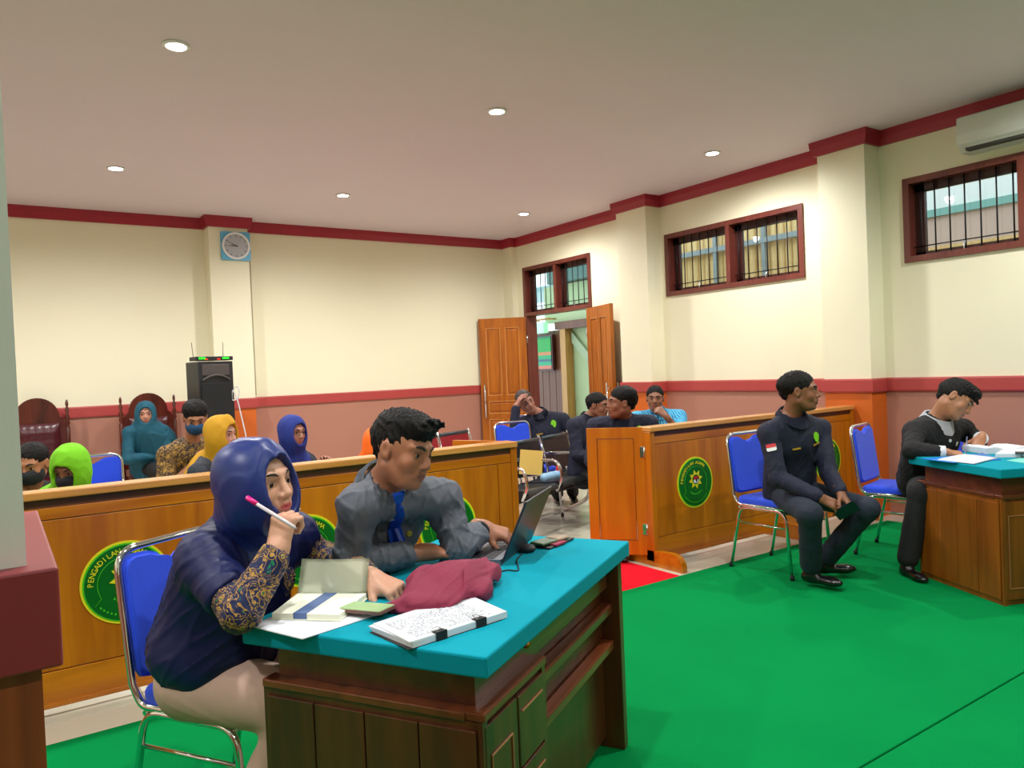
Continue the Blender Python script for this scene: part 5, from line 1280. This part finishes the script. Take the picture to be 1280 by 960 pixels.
# --- woman in navy at the desk
pw, b = person(dict(label='woman in navy satin headscarf and batik sleeves, chin on her fist, holding a pink pen', male=False, h=.0045, skin=(212, 160, 132), lip=(206, 70, 84), dark=(70, 44, 38),
    k=1.07, head=(0.616, 2.237, 1.117), face=(0.501, -0.849, 0.051), up=(-0.138, 0.116, 0.978), neck=(0.598, 2.366, 0.946), SR=(0.476, 2.279, 0.903), SL=(0.777, 2.437, 0.895), ER=(0.509, 2.048, 0.817), WR=(0.612, 2.054, 0.954), EL=(0.885, 2.434, 0.814), WL=(0.899, 2.103, 0.820),
    HL=(.585,2.50,.53), HR=(.45,2.41,.53), KR=(.685,2.10,.50), KL=(.86,2.19,.51), AR=(.545,2.24,.10), AL=(.72,2.33,.10), toe=(.53,-.85,0), bust=1, sleeve='long', sleeve_f=.82, hem=.0, ease=.016, girth=1.12,
    shirt=m_bat_n, shirt_name='tunic', trousers=m_beige, leg_ease=.030, fold=.003, seed=4, fat=1.04,
    handR=dict(d=(0.293, 0.184, 0.909), n=(-0.787, -0.548, 0.231), curl=(1.15,1.35,.9), thumb=(.6,.7)), handL=dict(d=(0.454, -0.801, -0.327), n=(0.071, -0.575, 0.793), curl=(.75,.9,.6), thumb=(.35,.5))))
hijab(pw, b, m_satin, drape=.155, low=.26, opening=(.054, .070, .082), back=1, seed=5, peak=.004, wide=1.02)
v = Sdf(); T_ = b['T']
v.ell(b['chest']-b['up']*.01, (.20, .155, .20), T_, .05); v.ell(b['waist'], (.185, .165, .19), T_, .06); v.ell(b['Hc']+b['up']*.085, (.210, .185, .135), T_, .06); v.cap(b['SR']+b['up']*.0, b['SL'], .075, .065, .05)
v.cap(b['SR'], b['SR']+(b['ER']-b['SR'])*.62, .072, .070, .03)
v.cap(b['SR']+(b['ER']-b['SR'])*1.02, b['ER']+(b['ER']-b['SR'])*.3, .085, .085, .01, op=1)
for S_ in ('SR', 'SL'): v.cap(b['N']+b['up']*.03, b[S_]+b['up']*.02, .068, .070, .05)
v.folds.append(fold_fn(.004, 34, 8, b['up'])); v.folds.append(fold_fn(.003, 60, 2, b['up']+b['fw']*.6))
me_, _ = surface(v, .006, 'vest'); link('vest', me_, m_satin2, pw)
hit = V3(*(0.667, 2.079, 1.067))
for p_ in ((0.725, 2.209, 1.034), (0.713, 2.192, 1.011)):
    bm = NB(); bmesh.ops.create_icosphere(bm, subdivisions=2, radius=.0065, matrix=Matrix.Translation(p_)); obj('brooch', bm, mat('pearl', (220, 214, 190), .25, .4), pw, smooth=True)
bm = NB(); W_ = b['WL']; ax = nrm(b['WL']-b['EL']); u_ = nrm(np.cross(ax, (0, 0, 1))); w_ = np.cross(ax, u_)
tube(bm, [Vector(W_-ax*.012+(u_*math.cos(t)+w_*math.sin(t))*.031) for t in [2*PI*i/18 for i in range(18)]], .0055, 6, closed=True); obj('wristwatch', bm, m_chrome, pw)
pn = empty('highlighter_pen', (0.545, 2.079, 1.108), label='pink capped pen held in the fist of the woman in navy', cat='pen')
pa, pb, pc = [Vector(q)-Vector((0.545, 2.079, 1.108)) for q in ((0.545, 2.079, 1.108), (0.563, 2.054, 1.091), (0.641, 1.975, 1.025))]
bm = NB(); tube(bm, [pa, pb], .0065, 10); obj('cap', bm, mat('hot_pink_plastic', (240, 20, 130), .3), pn)
bm = NB(); tube(bm, [pb, pb+(pc-pb)*.93, pc], .005, 10, rad=[.005, .005, .001]); obj('barrel', bm, mat('clear_white_plastic', (206, 200, 206), .2), pn)

# --- man in grey at the laptop
pm, b = person(dict(label='man in charcoal grey shirt and bright blue tie typing on the laptop', h=.0045, k=.99, skin=(170, 110, 80), lip=(128, 74, 68), dark=(58, 36, 30), fat=1.05,
    head=(1.065, 2.186, 1.178), face=(0.393, -0.879, -0.245), up=(0.209, -0.120, 0.961), neck=(1.047, 2.316, 1.049), SR=(0.936, 2.258, 1.000), SL=(1.260, 2.303, 0.978), ER=(0.905, 2.275, 0.832), WR=(1.190, 2.274, 0.817), EL=(1.280, 2.237, 0.824), WL=(1.426, 2.307, 0.857),
    HL=(1.25,2.72,.53), HR=(1.07,2.70,.53), KR=(1.03,2.30,.52), KL=(1.28,2.32,.52), AR=(1.05,2.36,.10), AL=(1.28,2.40,.10), toe=(.1,-1,0), sleeve='mid', shirt=m_grey, trousers=m_blk, ease=.014, girth=.98, seed=2, fold=.0045,
    handR=dict(d=(0.875, -0.358, -0.142), n=(-0.039, -0.132, 1.002), curl=(.25,.4,.3), thumb=(.3,.3)), handL=dict(d=(0.757, -0.464, -0.338), n=(0.008, -0.409, 0.897), curl=(.55,.75,.5), thumb=(.5,.5))))
short_hair(pm, b, 1)
collar(pm, b, m_collar, .040, ex=.007)
rod('moustache_shadow', smooth_path([Vector(b['P'](x, .094-.06*abs(x), -.0475)) for x in (-.018, -.006, .006, .018)], 3), .0014, m_brow, pm, 5)
ti = Sdf(); c0 = b['N']+b['fw']*.075-b['up']*.012
def front(t, off=0): 
    p = b['N']*(1-t)+b['Hc']*t+b['fw']*.175; h_ = on_surface(pm, p, -b['fw']); return np.array(h_[0]) if h_ else p-b['fw']*.22
tp = [b['N']+b['fw']*.086-b['up']*.002]+[front(t)+b['fw']*.004 for t in (.13, .24, .36, .48)]
bm = NB(); vs = []
for t_, w in ((-.12, .011), (-.07, .012), (-.03, .013), (.02, .017), (.08, .020), (.15, .023), (.22, .025), (.30, .027), (.38, .028)):
    row = []
    for x_ in (-1, -.5, 0, .5, 1):
        p_ = b['N']*(1-t_)+b['Hc']*t_+b['rt']*x_*w+b['fw']*.19; q_ = on_surface(pm, p_, -b['fw'])
        row.append(Vector(q_[0])+Vector(b['fw'])*(.005 if abs(x_) < 1 else .002) if q_ else None)
    if all(row): vs.append([bm.verts.new(v_) for v_ in row])
for r0, r1 in zip(vs, vs[1:]):
    for j in range(4): bm.faces.new((r0[j], r0[j+1], r1[j+1], r1[j]))
tp = [np.array(vs[0][2].co)]
bmesh.ops.solidify(bm, geom=list(bm.faces), thickness=-.004)
m_tie = mat('striped_blue_tie', (24, 78, 200), .4, var=.35, vscale=14, stretch=(1, 1, 3)); tie = obj('tie', bm, m_tie, pm, smooth=True)
bm = NB(); k0 = tp[0]+b['up']*.004+b['fw']*.004; prism(bm, [(-.019, .022), (.019, .022), (.011, -.02), (-.011, -.02)], -.006, .008, Matrix(np.array([[*b['rt'], 0], [*-b['fw'], 0], [*b['up'], 0], [0, 0, 0, 1]]).T.tolist())); 
for v_ in bm.verts: v_.co += Vector(k0)
obj('tie_knot', bm, m_tie, tie)
def badge(root, b, x, t, w, h_, m, pts=None, name='badge', d=None):
    p = b['N']*(1-t)+b['Hc']*t+b['rt']*x+b['fw']*.2; q = on_surface(root, p, -b['fw'])
    if q: return patch(name, np.array(q[0])+np.array(q[1])*.003, np.array(q[1]), b['up'], w, h_, m, root, pts)
bd = badge(pm, b, .095, .34, .034, .044, m_em_w, ROUND)
if bd: bd2 = badge(pm, b, .095, .355, .030, .020, m_em_r); 
badge(pm, b, -.055, .22, .020, .020, mat('brass_pin', (190, 140, 50), .3, .8), ROUND, 'pin')
bm = NB(); W_ = b['WL']; ax = nrm(b['WL']-b['EL']); u_ = nrm(np.cross(ax, (0, 0, 1))); w_ = np.cross(ax, u_)
tube(bm, [Vector(W_-ax*.02+(u_*math.cos(t)+w_*math.sin(t))*.029) for t in [2*PI*i/18 for i in range(18)]], .007, 6, closed=True); obj('wristwatch', bm, m_rubber, pm)

# --- guard on the chair at the right
pg, b = person(dict(label='guard in navy uniform with small flag patch, seated before the right barrier holding a phone', h=.006, k=1.07, girth=1.12, skin=(138, 88, 60), lip=(100, 56, 46), dark=(46, 28, 22),
    head=(4.206, 2.937, 1.208), face=(0.500, -0.862, -0.029), up=(0,0,1), neck=(4.208, 3.016, 1.028), SR=(4.031, 3.051, 0.943), SL=(4.478, 2.988, 0.936), ER=(4.001, 2.969, 0.675), WR=(4.053, 2.725, 0.577), EL=(4.369, 2.863, 0.673), WL=(4.222, 2.695, 0.592),
    HL=(4.42,3.14,.53), HR=(4.24,3.12,.53), KR=(3.931, 2.709, 0.500), KL=(4.335, 2.591, 0.487), AR=(4.091, 2.822, 0.121), AL=(4.328, 2.890, 0.121), TR=(.12,-1,0), TL=(.75,-.66,0), shirt=m_navy, trousers=m_jean, ease=.018, seed=6, hem=.08, fold=.003,
    handR=dict(d=(0.599, -0.600, -0.432), n=(-0.469, -0.389, 0.769), curl=(.5,.7,.5)), handL=dict(d=(-0.025, -0.605, -0.704), n=(0.331, -0.453, 0.682), curl=(.6,.8,.5))))
short_hair(pg, b, 0); collar(pg, b, m_navy, .036, ex=.004)
m_logo = mat('lime_logo', (120, 200, 20), .6, var=.05); m_gold = mat('gold_thread', (190, 150, 40), .5, var=.05)
SHIELD = [(0, .5), (.3, .38), (.45, .1), (.3, -.25), (.05, -.5), (-.25, -.3), (-.45, .05), (-.3, .35)]
badge(pg, b, -.10, .22, .055, .075, m_logo, SHIELD, 'logo'); badge(pg, b, -.10, .305, .060, .010, m_gold, None, 'logo_text'); badge(pg, b, .075, .27, .055, .010, m_gold, None, 'name_text')
sd = nrm(b['SR']-b['SL']*1.0); pt = b['SR']+(b['ER']-b['SR'])*.28; cr = V3(0, 0, EYE)-pt; dd = nrm(V3(cr[0], cr[1], 0)); q = on_surface(pg, pt+dd*.3, -dd)
if q:
    n_ = np.array(q[1]); u_ = nrm(b['SR']-b['ER']); c_ = np.array(q[0])+n_*.004
    fl = patch('flag_patch', c_, n_, u_, .060, .044, m_em_w, pg); patch('flag_red_band', c_+n_*.0012+u_*.011, n_, u_, .060, .022, m_em_r, fl)
bm = NB(); box(bm, -.035, .035, -.004, .004, -.07, .07, bev=.004); ph = obj('phone', bm, [mat('black_phone_glass', (18, 24, 34), .12, var=.02)]); ph.location = (4.138, 2.604, 0.503); ph.rotation_euler = (.5, .9, -.6); tag(ph, 'dark smartphone in the hands of the seated guard', 'phone')

# --- young man writing at the right desk
py_, b = person(dict(label='young man in black cardigan with white collar and cuffs, writing at the right desk', h=.006, k=1.05, girth=1.06, skin=(176, 120, 86), lip=(150, 84, 74), dark=(56, 34, 28),
    head=(5.175, 2.456, 1.102), face=(0.040, -0.790, -0.529), up=(0.464, -0.299, 0.758), neck=(5.154, 2.588, 0.947), SR=(4.951, 2.616, 0.898), SL=(5.432, 2.542, 0.879), ER=(4.774, 2.541, 0.804), WR=(4.887, 2.391, 0.788), EL=(5.482, 2.470, 0.812), WL=(5.308, 2.371, 0.843),
    HL=(5.22,2.71,.53), HR=(5.06,2.64,.53), KR=(4.784, 2.504, 0.538), KL=(5.06,2.28,.52), AR=(4.717, 2.564, 0.092), AL=(5.06,2.30,.10), toe=(-.5,-.86,0), shirt=m_blk, shirt_name='sweater', trousers=m_blk, ease=.018, seed=8, sleeve_f=.70, hem=.05, fold=.003,
    handR=dict(d=(0.649, -0.688, -0.155), n=(-0.154, -0.297, 0.956), curl=(.7,.9,.6)), handL=dict(d=(-0.734, -0.057, -0.568), n=(-0.011, -0.519, 0.797), curl=(.4,.6,.4))))
short_hair(py_, b, 2); m_wht = mat('white_collar_cloth', (212, 216, 222), .7, var=.03, bump=.05)
collar(py_, b, m_wht, .048, ex=.009)
for W_, E_ in ((b['WR'], b['ER']), (b['WL'], b['EL'])):
    ax = nrm(W_-E_); bm = NB(); tube(bm, [Vector(W_-ax*.055), Vector(W_-ax*.05), Vector(W_-ax*.004), Vector(W_-ax*.002)], .04, 18, rad=[.038, .043, .044, .036]); obj('shirt_cuff', bm, m_wht, py_)
badge(py_, b, -.09, .26, .028, .028, m_em_w, None, 'badge'); badge(py_, b, 0, .20, .022, .022, m_em_w, ROUND, 'button')
bm = NB(); q0, q1 = Vector((4.947, 2.301, 0.768)), Vector((4.997, 2.317, 0.838)); tube(bm, [q0, q0+(q1-q0)*.15, q1+(q1-q0)*.6], .004, 8, rad=[.001, .004, .004]); tag(obj('ballpoint_pen', bm, mat('silver_blue_pen', (110, 120, 150), .3, .4)), 'slim pen in the hand of the young man writing', 'pen')

# --- guard resting his head on his hand
p5, b = person(auto((4.887, 6.507, 0.253), -122, (4.560, 6.447, 1.082), (-0.197, -0.898, -0.148), neck=(4.734, 6.469, 0.928), label='guard in navy uniform leaning back with one hand on his head, by the open door', h=.008, k=1.04, up=(-0.374, 0.275, 0.880), skin=(176, 122, 104), lip=(140, 80, 70),
    SR=(4.537, 6.505, 0.839), SL=(5.010, 6.401, 0.859), ER=(4.319, 6.360, 0.698), WR=(4.396, 6.388, 1.043), EL=(5.063, 6.238, 0.631), WL=(5.011, 6.003, 0.467), KR=(4.656, 6.145, 0.297), KL=(4.822, 6.068, 0.285), AR=(4.803, 6.282, 0.099), AL=(4.985, 6.255, 0.096), shirt=m_navy, trousers=m_blk, ease=.02, seed=11, girth=1.1,
    handR=dict(d=(0.381, -0.302, 0.831), n=(-0.872, 0.118, 0.341), curl=(.35,.5,.3)), handL=dict(d=(0.210, -0.524, -0.764), n=(0.478, -0.562, 0.274), curl=(.4,.5,.3))))
short_hair(p5, b, 0, m=mat('cropped_hair', (58, 46, 42), .6, var=.3, vscale=80)); badge(p5, b, -.11, .16, .075, .085, m_logo, SHIELD, 'logo'); badge(p5, b, .08, .24, .07, .012, m_gold, None, 'name_text'); collar(p5, b, m_navy, .034)
# --- two guards behind the gate
p6, b = person(auto((4.492, 5.448, 0.412), -75, (4.593, 5.334, 1.056), (0.345, -0.904, -0.143), neck=(4.546, 5.435, 0.923), sw=.44, girth=1.2, label='guard in dark navy turning away, left of the man in profile behind the gate', h=.008, skin=(138, 88, 64), shirt=m_navy, trousers=m_blk, ease=.02, seed=12))
short_hair(p6, b, 0); collar(p6, b, m_navy, .034)
p7, b = person(auto((4.071, 4.466, 0.480), -122, (3.948, 4.323, 1.129), (-0.876, 0.417, 0.043), neck=(4.006, 4.376, 0.988), sw=.42, label='guard with short curly hair in profile to the left, right behind the open gate', h=.007, skin=(140, 84, 60), shirt=m_navy, trousers=m_blk, ease=.018, seed=13))
short_hair(p7, b, 3); collar(p7, b, m_navy, .036); badge(p7, b, -.11, .10, .06, .07, m_logo, SHIELD, 'logo')
p8, b = person(auto((5.309, 5.255, 0.446), -122, (5.172, 5.182, 1.091), (-0.720, -0.660, -0.053), neck=(5.234, 5.220, 0.934), sw=.42, label='man in sky blue striped shirt with his hand at his chin, behind the right barrier', h=.008, skin=(150, 100, 76), shirt=batik('sky_stripe', (60, 160, 214), (60, 160, 214), (60, 160, 214), None) if 0 else None, trousers=m_blk, ease=.018, seed=14, sleeve='short',
    EL=(5.251, 4.938, 0.746), WL=(5.086, 4.971, 0.935), handL=dict(d=(-0.494, 0.472, 0.627), n=(-0.272, -0.776, 0.306), curl=(1.0,1.2,.7))))
ms_ = bpy.data.materials.new('sky_blue_striped_cloth'); ms_.use_nodes = True; _t = ms_.node_tree; _b = _t.nodes['Principled BSDF']; _w = _t.nodes.new('ShaderNodeTexWave'); _w.inputs['Scale'].default_value = 14; _w.inputs['Distortion'].default_value = .6; _c = _t.nodes.new('ShaderNodeTexCoord'); _r = _t.nodes.new('ShaderNodeMix'); _r.data_type = 'RGBA'
_w.bands_direction = 'X'; _t.links.new(_c.outputs['Object'], _w.inputs[0]); _t.links.new(_w.outputs[1], _r.inputs[0]); _r.inputs[6].default_value = lin((28, 110, 170))+(1,); _r.inputs[7].default_value = lin((96, 200, 236))+(1,); _t.links.new(_r.outputs[2], _b.inputs['Base Color']); _b.inputs['Roughness'].default_value = .8
[c for c in p8.children if c.name.startswith('shirt')][0].data.materials[0] = ms_
short_hair(p8, b, 0); collar(p8, b, ms_, .036)

# --- audience on the left
p9, b = person(auto((1.38,8.82,.56), -82, (1.264, 8.514, 1.128), (-0.155, -0.963, -0.121), label='woman in long dark teal headscarf, seated in the carved chair beside the loudspeaker', sw=.30, h=.008, male=False, skin=(190, 134, 112), lip=(176, 84, 84), shirt=m_tealc, trousers=m_blk, seed=21, hem=.1, bust=1))
hijab(p9, b, m_tealc, drape=.22, low=.50, side=1, seed=22, wide=1.1, cape=.25)
p10, b = person(auto((1.197, 6.310, 0.693), -72, (1.240, 6.073, 1.153), (-0.122, -0.894, -0.402), neck=(1.221, 6.202, 0.923), label='man in brown and gold batik shirt with a blue face mask, looking down', h=.007, skin=(168, 112, 80), shirt=m_bat_b, trousers=m_blk, seed=23, sleeve='short', ease=.02))
short_hair(p10, b, 3); face_mask(p10, b, m_mask_b); collar(p10, b, m_bat_b, .034)
p11, b = person(auto((1.198, 5.522, 0.678), -45, (1.247, 5.316, 1.067), (0.607, -0.755, -0.083), neck=(1.217, 5.429, 0.861), label='woman in mustard headscarf seen in profile, in front of the man in batik', h=.007, male=False, skin=(204, 146, 126), lip=(190, 80, 84), shirt=mat('slate_dark_cloth', (44, 50, 62), .8, var=.2, vscale=18), trousers=m_blk, seed=25, bust=1))
hijab(p11, b, m_must, drape=.17, low=.26, side=1, seed=26, peak=.02, wide=1.0, cape=.19)
p12, b = person(auto((1.882, 5.841, 0.597), -60, (1.843, 5.659, 1.019), (0.357, -0.924, -0.104), neck=(1.848, 5.747, 0.788), label='woman with glasses in royal blue headscarf, behind the left barrier middle', h=.007, male=False, skin=(176, 124, 104), lip=(160, 76, 76), shirt=mat('dark_slate_blue_cloth', (28, 36, 56), .8, var=.2), trousers=m_blk, seed=27, bust=1))
hijab(p12, b, m_royal, drape=.18, low=.24, side=1, seed=28, wide=1.05, cape=.19); glasses(p12, b, m_black_iron)
p13, b = person(auto((2.416, 5.052, 0.578), 60, (2.218, 4.953, 0.930), (0.832, 0.271, -0.386), neck=(2.198, 5.024, 0.768), label='bent figure in bright orange, mostly hidden behind the head of the man at the laptop', h=.009, male=False, skin=(170, 120, 96), shirt=m_orng, trousers=m_blk, seed=29))
hijab(p13, b, m_orng, drape=.20, low=.30, side=1, seed=30, wide=1.15, cape=.30)
p14, b = person(auto((0.325, 5.269, 0.621), -100, (0.336, 4.967, 0.972), (-0.485, -0.768, -0.405), neck=(0.329, 5.112, 0.774), label='woman in lime green headscarf and black face mask, looking down behind the left barrier', h=.007, male=False, skin=(140, 90, 62), shirt=m_lime, trousers=m_blk, seed=31, bust=1))
hijab(p14, b, m_lime, drape=.19, low=.26, side=1, seed=32, wide=1.05, peak=.01, cape=.21, opening=(.054, .066, .070)); face_mask(p14, b, m_mask_k)
us = Sdf(); us.ell(b['P'](0, -.004, .034), (.080, .094, .088), b['F'], .01); us.ell(b['P'](0, .10, -.03), (.075, .07, .088), b['F'], .006, op=1); us.box(b['P'](0, 0, -.10), (.14, .14, .09), b['F'], 0, .004, op=1)
me_, _ = surface(us, .006, 'under_scarf'); link('under_scarf', me_, m_mask_k, p14)
p15, b = person(auto((0.129, 6.129, 0.593), -95, (0.179, 5.799, 0.941), (-0.433, -0.825, -0.287), neck=(0.157, 5.955, 0.739), k=1.1, label='man in black face mask at the far left, half hidden by the pillar', h=.007, skin=(172, 112, 78), shirt=m_blk, trousers=m_blk, seed=33))
short_hair(p15, b, 0); face_mask(p15, b, m_mask_k); collar(p15, b, m_wht, .03)
